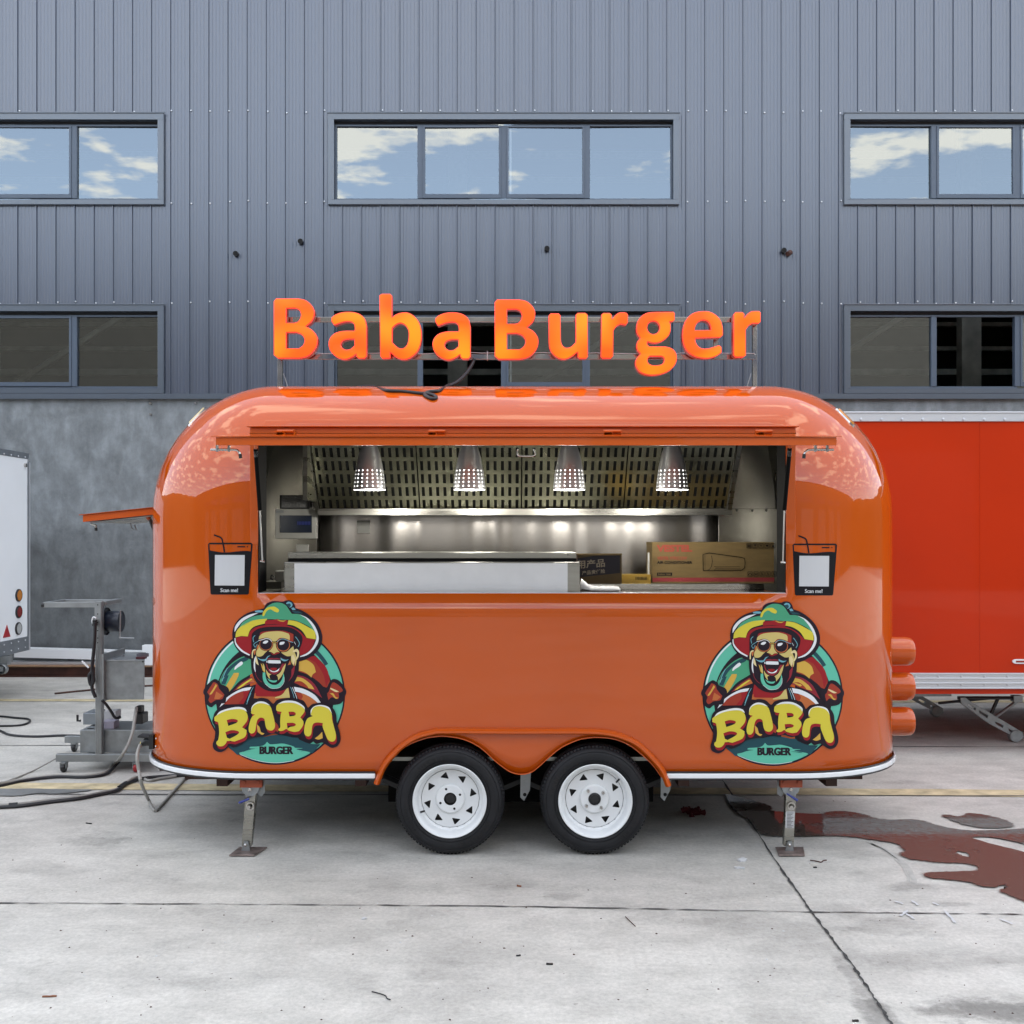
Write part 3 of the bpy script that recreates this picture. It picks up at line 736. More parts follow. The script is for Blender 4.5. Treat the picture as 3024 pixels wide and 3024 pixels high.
phis = [math.asin(min(1, (z - Z0) / HH)) for z in (OZ1,)] + [R(v) for v in (7, 14, 21, 28, 43, 50, 57, 64, 70, 76, 81, 85, 88)]
rows += [('z', Z0 + HH * math.sin(p)) for p in sorted(phis)]
NA = 14
def loop_at(r):
    k, v = r; pts = []; z = v if k == 'z' else None
    c = cz(z) if z else 1.0
    yf, yb = D0 + AA - AA * c, D1 - AA + AA * c
    for x in cols:
        zz = z if z is not None else zlow(x) + (ZR - zlow(x)) * v
        pts.append((x, yf, zz))
    zz = z if z is not None else ZB + (ZR - ZB) * v
    def arc(cx, cy, a0, a1):
        for i in range(1, NA):
            a = a0 + (a1 - a0) * i / NA; pts.append((cx + BB * c * math.cos(a), cy + AA * c * math.sin(a), zz))
    xr, xl = CX + LF, CX - LF; yF, yB = D0 + AA, D1 - AA
    arc(xr, yF, -math.pi/2, 0)
    for y in (yF, (yF + yB) / 2, yB): pts.append((xr + BB * c, y, zz))
    arc(xr, yB, 0, math.pi/2)
    for x in (xr, .5, -.5, xl): pts.append((x, yb, zz))
    arc(xl, yB, math.pi/2, math.pi)
    for y in (yB, (yF + yB) / 2, yF): pts.append((xl - BB * c, y, zz))
    arc(xl, yF, math.pi, 1.5 * math.pi)
    return pts
loops = [loop_at(r) for r in rows]; nl = len(loops[0])
b = MB(); fs = []
for j in range(len(loops) - 1):
    for i in range(nl):
        i2 = (i + 1) % nl
        if i < len(cols) - 1:
            xm = (cols[i] + cols[i+1]) / 2; zm0, zm1 = loops[j][0][2], loops[j+1][0][2]
            if OX0 < xm < OX1 and zm0 > OZ0 - .001 and zm1 < OZ1 + .001 and rows[j][0] == 'z': continue
        fs.append((j*nl + i, j*nl + i2, (j+1)*nl + i2, (j+1)*nl + i))
fs.append(tuple((len(loops) - 1) * nl + i for i in range(nl)))
b.add([p for l in loops for p in l], fs, 0, True)
body = b.build('body_shell', ['paint', 'steeld'], tr, sharp=60)
so = body.modifiers.new('thickness', 'SOLIDIFY'); so.thickness = 0.03; so.offset = -1; so.material_offset = 1; so.use_rim = True; so.material_offset_rim = 0

# white rubbing strip round the foot of the body (broken at the wheel arch)
l0 = loop_at(('z', .42))
def base_path(z, off):
    pts = []
    for p in loop_at(('z', z)):
        n_ = Vector((p[0], p[1], 0)); cc = Vector((min(max(p[0], CX - LF), CX + LF), min(max(p[1], D0 + AA), D1 - AA), 0)); dn = (n_ - cc)
        dn = dn.normalized() if dn.length > 1e-4 else Vector((0, -1, 0)); pts.append(Vector((p[0], p[1], z)) + dn * off)
    i1 = min(range(len(cols)), key=lambda i: abs(cols[i] - .826)); i0 = min(range(len(cols)), key=lambda i: abs(cols[i] + .716))
    return pts[i1:] + pts[:i0 + 1]
def band(z0, z1, o0, o1, m, name, rz=0.0):
    pa, pb, pc, pd = base_path(z0, o0), base_path(z0, o1), base_path(z1, o1), base_path(z1, o0); n = len(pa)
    b = MB(); vs = pa + pb + pc + pd
    b.add(vs, [(k*n + i, k*n + i + 1, ((k+1) % 4)*n + i + 1, ((k+1) % 4)*n + i) for k in range(4) for i in range(n - 1)] + [(0, n, 2*n, 3*n), (n-1, 4*n-1, 3*n-1, 2*n-1)])
    return b.build(name, m, tr, bevel=.004)
band(.406, .431, .002, .018, 'white', 'rubbing_strip')
band(.432, .441, .001, .010, 'blackp', 'rubber_seal')
band(.396, .405, .000, .014, 'blackp', 'rubber_seal')

# wheel-arch moulding and the lower lip of the arch
mo = [(1113, 2312), (1131, 2268), (1152, 2238), (1187, 2203), (1228, 2176), (1279, 2161), (1320, 2158), (1500, 2159), (1700, 2159), (1771, 2161), (1825, 2171), (1878, 2194), (1922, 2234), (1955, 2275), (1973, 2318)]
P_ = [Vector((X(a, D0), D0 - .006, Z(c, D0))) for a, c in curve(mo, 5, False)]
b = MB(); n = 10; rings = []
for i, p in enumerate(P_):
    t = (P_[min(i+1, len(P_)-1)] - P_[max(i-1, 0)]).normalized(); nv = Vector((-t.z, 0, t.x))
    rings.append([p + nv * (.0165 * math.cos(a)) + Vector((0, -.034 * max(0, math.sin(a)) + .02 * max(0, -math.sin(a)), 0)) for a in (2*math.pi*k/n for k in range(n))])
b.add([v for r_ in rings for v in r_], [(i*n+k, i*n+(k+1) % n, (i+1)*n+(k+1) % n, (i+1)*n+k) for i in range(len(P_)-1) for k in range(n)], 0, True)
b.add(rings[0], [tuple(range(n))]); b.add(rings[-1], [tuple(range(n))])
b.build('arch_moulding', 'paint2', tr)
ol = [(a, c) for a, c in arch if c < 2298]
b = MB(); n = len(ol)
fr_ = [Vector((X(a, D0), D0 - .010, Z(c, D0))) for a, c in ol]; bk = [v + Vector((0, .16, 0)) for v in fr_]
up_ = [v + Vector((0, 0, .006)) for v in fr_]
b.add(fr_ + bk, [(i, i+1, n+i+1, n+i) for i in range(n-1)], 0, True)
b.add(up_ + fr_, [(i, i+1, n+i+1, n+i) for i in range(n-1)], 0, False)
b.build('arch_lip', 'paint2', tr)
# wheel well, chassis, axles
b = MB()
b.box(-.72, .83, D0 + .33, D0 + .36, .30, .70); b.box(-.74, -.715, D0 + .02, D0 + .36, .42, .70); b.box(.825, .85, D0 + .02, D0 + .36, .42, .70)
b.box(-.72, .83, D0 + .02, D0 + .36, .70, .72); b.box(-1.9, 2.0, D0 + .36, D1 - .1, .385, .41)
b.build('wheel_well', 'void', tr)
b = MB()
for y in (5.74, 6.86): b.box(-1.85, 1.98, y, y + .06, .30, .385)
for x in (-1.6, -.85, .9, 1.7): b.box(x, x + .06, 5.5, 7.15, .32, .384)
b.box(-1.95, -1.6, 5.62, 6.3, .375, .41)
b.build('chassis', 'under', tr)
b = MB()
for x in (-.326, .436): b.tube([(x, 5.45, .2875), (x, 7.2, .2875)], .032, 10)
b.build('axle', 'blackp', tr)
for x in (.075, .835):
    b = MB()
    b.prism([[(x - .028, .43), (x + .03, .43), (x + .022, .30), (x - .01, .24), (x - .03, .26)]], lambda u, v, k: (u, 5.50 + .012 * k, v))
    b.disc(.012, 0, 10, (x + .008, 5.498, .40), mi=1).disc(.010, 0, 10, (x - .006, 5.498, .275), mi=1)
    b.build('spring_hanger', ['galv', 'void'], tr)
b = MB().tube([(-.70, 5.40, .35), (-.69, 5.40, .35)], .01, 8); 

for x in (-.326, .436):
    b = MB(); b.tube(P3([(x - .38, 5.60, .34), (x - .2, 5.60, .27), (x, 5.60, .245), (x + .2, 5.60, .27), (x + .38, 5.60, .34)], 4), .028, 6); b.build('leaf_spring', 'blackp', tr)
    b = MB(); b.lathe([(.19, 7.14), (.26, 7.135), (.2875, 7.16), (.2875, 7.28), (.25, 7.31), (.19, 7.31), (.0001, 7.30)], 40, (x, 0, .2875)); b.disc(.19, 7.145, 30, (x, 0, .2875)); b.build('far_wheel', 'rubber', tr)
MB().box(.95, 1.75, 6.2, 6.9, .20, .384).build('shade_tank_right', 'blackp', tr, bevel=.03); MB().box(-1.5, -.85, 6.3, 6.95, .22, .384).build('shade_tank_left', 'blackp', tr, bevel=.03)  # unseen tanks added to block light under the trailer
MB().box(-.70, .80, 5.75, 5.78, .17, .42).build('wheel_light_block', 'lightblock', tr); MB().box(-1.75, 1.85, 7.16, 7.18, .22, .41).build('rear_light_block', 'lightblock', tr)  # unseen black sheets added to keep the underside dark
# wheels
TR_ = .2875
def wheel(cx, label, a0, lugs, letters, valve):
    wr = bpy.data.objects.new('wheel', None); COL.objects.link(wr); wr.parent = tr
    wr.location = Vector((cx, 5.31, TR_)) - tr.location; wr['label'] = label
    wr.rotation_euler = (0, 0, 0)
    c = (cx, 5.315, TR_)
    prof = [(.186, .030), (.190, .012), (.196, .004), (.206, -.001), (.225, -.006), (.245, -.006), (.262, .0), (.272, .009), (.2765, .017),
            (.2765, .020), (.2805, .026), (.2835, .036), (.2870, .050), (.2875, .058), (.2810, .060), (.2810, .066), (.2875, .068), (.2875, .086), (.2810, .088),
            (.2810, .094), (.2875, .096), (.2875, .118), (.2835, .134), (.2765, .152), (.25, .17), (.2, .172), (.186, .15)]
    b = MB(); b.lathe(prof, 96, c)
    for rr in (.2115, .2585): b.lathe([(rr - .0016, -.0025), (rr, -.0078 if rr < .25 else -.0045), (rr + .0016, -.0025)], 72, c)
    for k in range(90):                      # tread blocks on the shoulder
        a = 2 * math.pi * k / 90; ca, sa = math.cos(a), math.sin(a); t_ = Vector((-sa, 0, ca)); o = Vector(c)
        r0, r1 = .2760, .2855
        vs = [o + Vector((ca*rr, yy, sa*rr)) + t_ * s_ for rr, yy in ((r0 - .006, .012), (r1, .026), (.2882, .052), (.279, .05)) for s_ in (-.0058, .0058)]
        b.add(vs, [(0, 1, 3, 2), (2, 3, 5, 4), (0, 2, 4, 6), (1, 7, 5, 3)])
    b.build('tyre', 'rubber', wr)
    b = MB()
    b.lathe([(.183, .09), (.184, .020), (.187, .008), (.1935, .002), (.1945, -.003), (.191, -.006), (.184, -.003), (.176, .008), (.172, .016), (.170, .040), (.166, .050), (.157, .054), (.1535, .060)], 96, c)
    b.lathe([(.1535, .060), (.1525, .0655), (.1505, .060)], 72, c, mi=1)
    # dished centre disc with triangular vents
    tris_h = []
    for k in range(8):
        a = a0 + 2 * math.pi * k / 8; loc = [(1.15 * u_, 1.15 * v_) for u_, v_ in ((-.016, -.013), (-.014, -.016), (.0175, -.002), (.0185, .001), (-.009, .0165), (-.013, .015))]
        tris_h.append([(.121 * math.cos(a) + u * math.sin(a) * -1 + v * math.cos(a), .121 * math.sin(a) + u * math.cos(a) + v * math.sin(a)) for u, v in loc])
    def dish(u, v, k):
        r = math.hypot(u, v); yy = .060 - .006 * math.sin(min(1, max(0, (.150 - r) / .03)) * math.pi) * 0
        return (c[0] + u, c[1] + .058 + (.004 if k else 0), c[2] + v)
    ring = ell(0, 0, .1515, .1515, 64); mid = ell(0, 0, .079, .079, 40)
    b.prism([ring] + tris_h + [mid], dish, 0)
    b.lathe([(.079, .058), (.077, .050), (.074, .046), (.070, .044)], 48, c)
    lug = []
    for k in range(4):
        a = a0 + R(8) + k * math.pi / 2; lug.append(ell(.056 * math.cos(a), .056 * math.sin(a), .0068, .0068, 10))
    b.prism([ell(0, 0, .070, .070, 40)] + lug + [ell(0, 0, .0335, .0335, 28)], lambda u, v, k: (c[0] + u, c[1] + .044 + .004 * k, c[2] + v))
    b.build('rim', ['rim', 'galv'], wr)
    b = MB(); b.disc(.168, .085, 40, c); b.lathe([(.0335, .048), (.031, .07), (.026, .07), (.025, .052), (.0001, .05)] if not lugs else [(.0332, .046), (.031, .038), (.026, .036), (.024, .042), (.0001, .040)], 28, c)
    b.build('hub', 'blackp', wr)
    b = MB()
    if lugs:
        for k in range(4):
            a = a0 + R(8) + k * math.pi / 2; b.lathe([(.009, .045), (.009, .032), (.006, .026), (.0001, .025)], 10, (c[0] + .056*math.cos(a), c[1], c[2] + .056*math.sin(a)))
        b.build('wheel_nuts', 'chrome', wr)
    a = R(valve); q = Vector((c[0] + .168 * math.cos(a), c[1] + .03, c[2] + .168 * math.sin(a))); q2 = Vector((c[0] + .145 * math.cos(a), c[1] + .02, c[2] + .145 * math.sin(a)))
    MB().tube([q, q2], .0055, 8).build('valve', 'blackp', wr)
    b = MB()
    for txt, a_mid, span, h, rr, inward in letters:   # raised sidewall lettering, each letter turned round the wheel
        n_ = len(txt)
        for i, ch in enumerate(txt):
            if ch == ' ': continue
            vs, fs_, asp = text_shape(ch, .03); wch = span / n_ * .82
            tall = 1.0 if ch.isupper() or ch.isdigit() or ch in 'tl' else .74
            a = R(a_mid) + (-1 if not inward else 1) * (i - (n_ - 1) / 2) * (span / n_) / rr
            er = Vector((math.cos(a), 0, math.sin(a))); et = Vector((math.sin(a), 0, -math.cos(a)))
            if inward: er, et = -er, -et
            wq = min(wch, h * asp * 1.35)
            base = Vector((c[0] + rr*math.cos(a), c[1] - .0088, c[2] + rr*math.sin(a)))
            b.add([base + et * ((v[0] - .5) * wq) + er * ((v[1] * tall - .5) * h) for v in vs], fs_)
    b.build('sidewall_lettering', 'rubber2', wr, fixn=False)
wheel(-.326, 'left wheel with open black hub hole and no nuts', R(15), False, (('Aoteli', 118, .17, .026, .234, False), ('ECO809', -52, .22, .026, .234, True), ('165/70R13', 205, .15, .014, .234, True)), 203)
wheel(.436, 'right wheel with four shiny nuts and a black hub cap', R(30), True, (('WANDA', 150, .18, .024, .234, False), ('WR082', -40, .15, .02, .234, True)), 40)

# stabiliser legs
def leg(px, side, label):
    x = X(px, 5.38); lr = bpy.data.objects.new('stabiliser_leg', None); COL.objects.link(lr); lr.parent = tr
    lr.location = Vector((x, 5.38, 0)) - tr.location; lr['label'] = label
    s = side; top = .37
    lean = -.024 if s < 0 else -.012
    b = MB(); b.box(x - .058, x + .058, 5.37, 5.40, .345, .402); b.box(x - .058, x + .058, 5.40, 5.56, .385, .402)
    b.tube([(x - .038, 5.368, .374), (x - .038, 5.36, .374)], .010, 8).tube([(x + .038, 5.368, .374), (x + .038, 5.36, .374)], .010, 8)
    b.build('mounting_bracket', 'oprim', lr)
    b = MB()
    b.prism([[(x - .052, .348), (x + .046, .348), (x + .036, .318), (x + .014, .30), (x - .024, .30), (x - .044, .322)]], lambda u, v, k: (u, 5.372 + .008 * k, v))
    q = x + .045 * -s
    b.prism([[(q - .02, .385), (q + .02, .385), (q + .02, .31), (q + .002, .285), (q - .02, .30)]], lambda u, v, k: (u, 5.41 + .006 * k, v))
    b.build('hinge_plate', 'galv', lr)
    b = MB()
    def pr(u, v, k): return (x + u + lean * (0.33 - v) / .30, 5.375 + .035 * k, v)
    b.prism([[(-.027, .33), (.027, .33), (.024, .03), (-.027, .035)]], pr)
    b.tube([(x + .018, 5.40, .30), (x + lean + .012, 5.42, .035)], .012, 6)
    b.build('leg_tube', 'steel', lr, bevel=.003)
    b = MB(); b.lathe([(.022, .0), (.022, -.012), (.015, -.012), (.014, .0)], 20, (x - .002, 5.374, .248)); b.tube([(x - .002, 5.374, .248), (x - .006 , 5.345, .246)], .010, 10)
    b.lathe([(.011, 0), (.010, -.008), (.0001, -.012)], 12, (x - .004, 5.372, .333)); b.lathe([(.009, 0), (.008, -.008), (.0001, -.012)], 12, (x + lean - .002, 5.362, .045))
    b.build('bolts', 'chrome', lr)
    b = MB(); xx = x + lean; b.prism([[(xx - .024, .012), (xx + .022, .012), (xx + .012, .062), (xx - .010, .062)]], lambda u, v, k: (u, 5.362 + .006 * k, v))
    b.build('foot_lug', 'galv', lr)
    b = MB(); b.add([(xx - .072, 5.30, .004), (xx + .062, 5.30, .004), (xx + .095, 5.44, .004), (xx - .055, 5.44, .004), (xx - .072, 5.30, .011), (xx + .062, 5.30, .011), (xx + .095, 5.44, .011), (xx - .055, 5.44, .011)],
                    [(0, 3, 2, 1), (4, 5, 6, 7), (0, 1, 5, 4), (1, 2, 6, 5), (2, 3, 7, 6), (3, 0, 4, 7)])
    b.build('foot_plate', mat('worn_plate', (0.30, 0.24, 0.22), .5, .6, var=.4, vscale=20), lr, bevel=.002)
    if s < 0: MB().tube([(x - .055, 5.34, .272), (x - .002, 5.345, .292)], .006, 8).build('locking_pin', 'bluep', lr)
    else: MB().tube([(x - .03, 5.352, .318), (x + .026, 5.352, .282)], [.004, .0075], 8).build('locking_pin', 'bluep', lr)
    if s > 0:
        p = Print(lambda u, v, l: (x + lean * (.33 - v) / .30 + u, 5.374 - l, v))
        p.poly([(-.024, .218), (.022, .218), (.021, .130), (-.024, .130)], 'paper')
        for k in range(11): p.poly([(-.018, .211 - k*.0073), (.016 - .006 * (k % 3), .211 - k*.0073), (.016 - .006 * (k % 3), .2085 - k*.0073), (-.018, .2085 - k*.0073)], 'ink')
        p.build('instruction_sticker', lr)
leg(742, -1, 'left stabiliser leg with white-tipped blue pin')
leg(2336, 1, 'right stabiliser leg with paper instruction sticker')

# ---- serving opening frame (orange), flush with the front below and standing clear of the curved roof above
fx0, fx1, ix0, ix1, fy, fz = X(738, 5.322), X(2350, 5.322), X(761, 5.322), X(2322, 5.322), 5.322, Z(1262, 5.322)
b = MB()
for q0, q1 in ((fx0, ix0), (ix1, fx1)):
    b.prism([[(5.331, 1.62), (5.345, 1.62), (5.345, 1.86), (5.47, fz - .03), (fy, fz - .03), (fy, 1.75)]], lambda u, v, k: (q0 if k == 0 else q1, u, v))
b.box(fx0, fx1, fy, 5.50, fz - .03, fz)
b.box(fx0 - .014, fx1 + .014, fy - .02, 5.52, fz, fz + .008)
b.build('opening_frame', 'paint2', tr, bevel=.003)
b = MB(); b.box(ix0, ix1, fy + .012, 5.40, 1.370, 1.376); b.build('sill_edge', 'white', tr)
MB().box(ix0 - .004, ix0 + .003, 5.332, 5.50, 1.378, 2.2).build('opening_dark_lining', 'mblack', tr); MB().box(ix1 - .003, ix1 + .004, 5.332, 5.50, 1.378, 2.2).build('opening_dark_lining', 'mblack', tr)  # black lining added to make the inner reveal read as dark

# ---- lifted serving flap
hy, hz_, gy, gz = 5.305, 2.205, 4.675, Z(1291, 4.675)
ax0, ax1 = X(637, gy), X(2471, gy)
b = MB(); th = Z(1291, gy) - Z(1315, gy)
def flp(u, v, k): return (ax0 if k == 0 else ax1, u, v)
b.prism([[(gy, gz), (hy, hz_), (hy, hz_ - .034), (gy + .012, gz - .034), (gy + .012, gz - th), (gy, gz - th)]], flp)
aw = b.build('serving_flap', 'paint2', tr, bevel=.0025)
b = MB(); b.add([(ax0 - .02, gy - .012, gz + .001), (ax1 + .02, gy - .012, gz + .001), (ax1 + .02, hy, hz_ + .003), (ax0 - .02, hy, hz_ + .003),
                 (ax0 - .02, gy - .012, gz + .004), (ax1 + .02, gy - .012, gz + .004), (ax1 + .02, hy, hz_ + .006), (ax0 - .02, hy, hz_ + .006)],
                [(0, 3, 2, 1), (4, 5, 6, 7), (0, 1, 5, 4), (1, 2, 6, 5), (2, 3, 7, 6), (3, 0, 4, 7)])
b.build('top_sheet', 'paint', aw)
b = MB(); b.box(ax0 + .03, ax1 - .03, gy + .03, hy - .03, 0, 0.002); 
b.v = [(x, y, gz - .036 - .002 + (hz_ - gz) * (y - gy) / (hy - gy) + z) for x, y, z in b.v]; b.build('underside_panel', 'steel', aw)
for a, c in ((816, 864), (1265, 1314), (1783, 1836), (2234, 2284)):
    b = MB(); x0, x1 = X(a, 5.25), X(c, 5.25); m_ = (x0 + x1) / 2
    b.tube([(x0, 5.275, 2.219), (x1, 5.275, 2.219)], .009, 8); b.box(x0, m_ - .004, 5.20, 5.28, 2.206, 2.214); b.box(m_ + .004, x1, 5.28, 5.318, 2.205, 2.228)
    b.build('hinge', 'paint2', aw)
def bolt(x0, s, label):           # spring bolt hanging under a flap corner; s = direction of its tip
    y, z = 4.71, Z(1328, 4.71); b = MB()
    b.tube(P3([(x0 - s*.0, y, z), (x0 - s*.05, y, z), (x0 - s*.105, y, z), (x0 - s*.125, y, z - .004), (x0 - s*.135, y, z - .018), (x0 - s*.137, y, z - .024)], 3), .0055, 8)
    b.build('bolt_rod', 'chrome', aw, label=label)
    b = MB(); 
    for q in (.030, .085): b.box(x0 - s*q - .004, x0 - s*q + .004, y - .009, y + .009, z - .009, z + .024)
    b.tube([(x0 - s*(.034 + .0045*k) , y + .008*math.cos(k*2.1), z + .008*math.sin(k*2.1)) for k in range(12)], .0016, 5)
    b.build('bolt_bracket', 'galv', aw)
    MB().tube([(x0 - s*.1365, y, z - .020), (x0 - s*.139, y, z - .040)], .0082, 8).build('bolt_grip', 'blackp', aw)
bolt(X(622, 4.71), -1, 'left spring bolt under the flap'); bolt(X(2462, 4.71), 1, 'right spring bolt under the flap')
b = MB(); b.tube(P3([W(1530, 1326, 4.74), W(1528, 1336, 4.74), W(1534, 1346, 4.74), W(1575, 1346, 4.74), W(1580, 1336, 4.74), W(1576, 1326, 4.74)], 4), .0045, 8); b.build('pull_handle', 'chrome', aw)
# gas struts
for (p0, p1, p2) in (((755, 1326, 5.12), (768, 1506, 5.24), (775, 1657, 5.33)), ((2332, 1324, 5.12), (2316, 1506, 5.24), (2312, 1660, 5.33))):
    a, m_, c = W(*p0), W(*p1), W(*p2); lo = a + (m_ - a) * .12; 
    st = MB().tube([a, m_], .0112, 12).build('gas_strut', 'mblack', tr)
    MB().tube([a + (m_-a)*.03, lo], .0112, 12).build('strut_label', 'paper', st)
    MB().tube([m_, c], .0045, 8).tube([c + Vector((-.012, 0, 0)), c + Vector((.012, 0, -.004))], .006, 8).build('strut_rod', 'chrome', st)
    MB().tube([a, a + Vector((0, -.01, .05))], .006, 8).build('strut_bracket', 'paint2', st)

# ---- side hatch flap on the left end
b = MB(); xi, xo, ya, yb = -2.082, X(238, 5.9), 5.93, 6.70
zi, zo = Z(1499, 5.93), Z(1521, 5.9)
q = lambda x: zo + (zi - zo) * (x - xo) / (xi - xo)
b.add([(xo, ya, q(xo) - .040), (xi, ya, q(xi) - .040), (xi, yb, q(xi) - .040), (xo, yb, q(xo) - .040), (xo, ya, q(xo)), (xi, ya, q(xi)), (xi, yb, q(xi)), (xo, yb, q(xo))],
      [(4, 5, 6, 7), (0, 1, 5, 4), (1, 2, 6, 5), (2, 3, 7, 6), (3, 0, 4, 7), (0, 3, 2, 1)])
sf = b.build('side_hatch', 'paint2', tr, bevel=.002)
b = MB(); b.add([(xo - .018, ya - .012, q(xo) - .001), (xi, ya - .012, q(xi) + .001), (xi, yb + .01, q(xi) + .001), (xo - .018, yb + .01, q(xo) - .001), (xo - .018, ya - .012, q(xo) + .003), (xi, ya - .012, q(xi) + .004), (xi, yb + .01, q(xi) + .004), (xo - .018, yb + .01, q(xo) + .003)],
              [(4, 5, 6, 7), (0, 1, 5, 4), (1, 2, 6, 5), (2, 3, 7, 6), (3, 0, 4, 7), (0, 3, 2, 1)]); b.build('top_sheet', 'paint', sf)
b = MB(); b.add([(xo + .02, ya + .02, q(xo) - .043), (xi - .01, ya + .02, q(xi) - .043), (xi - .01, yb - .02, q(xi) - .043), (xo + .02, yb - .02, q(xo) - .043)], [(0, 1, 2, 3)]); b.build('underside_panel', 'steel', sf)
MB().tube(P3([W(268, 1547, 6.0), W(274, 1549, 6.0), W(282, 1551, 6.0), W(283, 1560, 6.0)], 3), .006, 8).build('hatch_bolt', 'chrome', sf)
MB().tube([W(283, 1558, 6.0), W(284, 1568, 6.0)], .009, 8).build('bolt_grip', 'blackp', sf)
MB().tube([W(384, 1545, 6.3), W(390, 1563, 6.3), W(402, 1564, 6.3), W(397, 1550, 6.3)], .0045, 6).build('pull_handle', 'galv', sf)
MB().tube([W(440, 1527, 6.1), W(456, 1568, 6.25)], .011, 10).build('gas_strut', 'blackp', sf)
MB().tube([W(432, 1522, 6.1), W(441, 1534, 6.1)], .012, 6).build('strut_bracket', 'paint2', sf)
# frame of the side opening, seen as a thin upright edge
b = MB(); b.box(-2.098, -2.075, 5.985, 6.0, 1.0, 1.86); b.box(-2.098, -2.075, 6.66, 6.68, 1.0, 1.86); b.build('side_opening_trim', 'paint2', tr)

# ---- vent cowls on the right end
for k, py in enumerate((1923, 2027, 2130)):
    zc_ = Z(py, 6.1); r = .0855; b = MB()
    b.lathe([(r, 0), (r, .155), (r - .003, .185), (r - .010, .195)], 40, (2.20, 6.1, zc_), axis='X').disc(r - .010, .193, 32, (2.20, 6.1, zc_), axis='X')
    b.build('vent_cowl', 'paint2', tr)
# ---- marker lights on the roof corners
def marker(p0, p1, mats):
    a, c = surf(*p0, .004), surf(*p1, .004); d = c - a; L_ = d.length; t = d.normalized()
    m_ = (a + c) / 2; cc = Vector((CX + (LF if m_.x > 0 else -LF), D0 + AA, Z0)); nv = (m_ - cc); nv = (nv - t * nv.dot(t)).normalized(); s_ = t.cross(nv)
    b = MB(); n = 28
    for (rl, rw, h0, h1, mi) in ((L_/2, .022, -.006, .008, 0), (L_/2*.80, .016, .008, .016, 1)):
        lo = [(rl * (abs(math.cos(2*math.pi*k/n)) ** .6) * (1 if math.cos(2*math.pi*k/n) > 0 else -1), rw * math.sin(2*math.pi*k/n)) for k in range(n)]
        b.prism([lo], lambda u, v, k: m_ + t*u*(1 - .06*(k == 0)) + s_*v*(1 - .15*(k == 0)) + nv*(h1 if k == 0 else h0), mi)
    b.build('marker_light', mats, tr)
marker((557, 1259), (611, 1203), ['chrome', 'amber2']); marker((2467, 1205), (2523, 1262), ['chrome', 'amber'])

# ---- power inlet on the lower left corner with its plug
b = MB(); q0 = W(457, 2187, 5.72)
b.box(q0.x - .012, q0.x + .012, 5.66, 5.78, Z(2208, 5.7), Z(2166, 5.7))
b.tube([q0 + Vector((-.005, 0, -.008)), W(434, 2189, 5.72), W(420, 2197, 5.72)], [.030, .026, .016], 16)
b.box(X(414, 5.72), X(455, 5.72), 5.68, 5.76, Z(2176, 5.72), Z(2171, 5.72), 0, Matrix.Rotation(R(5), 3, 'Y'))
b.tube([W(438, 2180, 5.72), W(455, 2178, 5.72)], .012, 8)
b.tube([W(460, 2181, 5.65), W(462, 2181, 5.65)], .005, 8, 1).tube([W(459, 2204, 5.65), W(461, 2204, 5.65)], .005, 8, 1)
b.lathe([(.0165, 0), (.0165, .004), (.0001, .004)], 12, W(416, 2197, 5.72), axis='X', mi=2)
b.build('power_inlet', ['blackp', 'white', mat('brass', (.5, .4, .15), .3, 1)], tr)

M['wavy'] = mat('wavy_steel_sheet', (0.62, 0.59, 0.56), 0.2, 1.0, var=.06, vscale=2, stretch=(1, 1, .12), bump=.12, bscale=5, rvar=.05)
# ---- interior : back wall, side panels, counters, hood, switches
YB = 7.20
b = MB(); 
nx = 260; rnd = random.Random(8); ph = [(rnd.uniform(5, 34), rnd.uniform(0, 6.3), rnd.uniform(.4, 1)) for _ in range(7)]
xs = [-1.36 + 2.81 * i / nx for i in range(nx + 1)]; zs_ = [.5 + 1.36 * j / 10 for j in range(11)]
b.add([(x, YB + .0028 * sum(a * math.sin(f * x + p_ + .35 * z) / (f / 14) for f, p_, a in ph), z) for z in zs_ for x in xs], [(j*(nx+1)+i, j*(nx+1)+i+1, (j+1)*(nx+1)+i+1, (j+1)*(nx+1)+i) for j in range(10) for i in range(nx)], 0, True)
b.build('back_wall_panel', 'wavy', tr, sharp=180)
MB().box(-1.98, -1.33, 6.90, 6.915, .5, Z(1499, 6.9)).build('corner_panel', 'wavy', tr); MB().box(1.405, 2.10, 6.90, 6.915, .5, Z(1503, 6.9)).build('corner_panel', 'wavy', tr)
b = MB()
for px in (2176, 2221, 2263, 2308): b.lathe([(.009, 0), (.007, -.006), (.0001, -.008)], 8, W(px, 1507, 6.897))
b.build('panel_screws', 'steeld', tr, kind='stuff')
for pts_ in ([(813, 1290), (795, 1380), (783, 1440), (776, 1499), (925, 1499), (908, 1290)], [(2150, 1290), (2262, 1290), (2277, 1380), (2286, 1440), (2290, 1502), (2128, 1502)]):
    MB().prism([[(X(a, 6.93), Z(c, 6.93)) for a, c in pts_]], lambda u, v, k: (u, 6.93 + .012 * k, v)).build('end_lining_panel', 'wavy', tr)
MB().box(-1.36, 1.45, 5.4, 7.2, .48, .5).build('cabin_floor', 'steeld', tr)
b = MB(); b.box(ix0 + .002, 1.455, 5.362, 5.86, 1.335, 1.366); b.box(-.02, 1.44, 5.80, 5.815, 1.366, Z(1724, 5.8)); b.build('front_counter', 'chrome', tr, bevel=.003)
b = MB(); b.box(.55, 1.44, 6.35, 6.89, 1.33, 1.372); b.box(-1.9, -1.0, 6.2, 6.88, 1.27, 1.30); b.build('back_counter', 'steeld', tr)
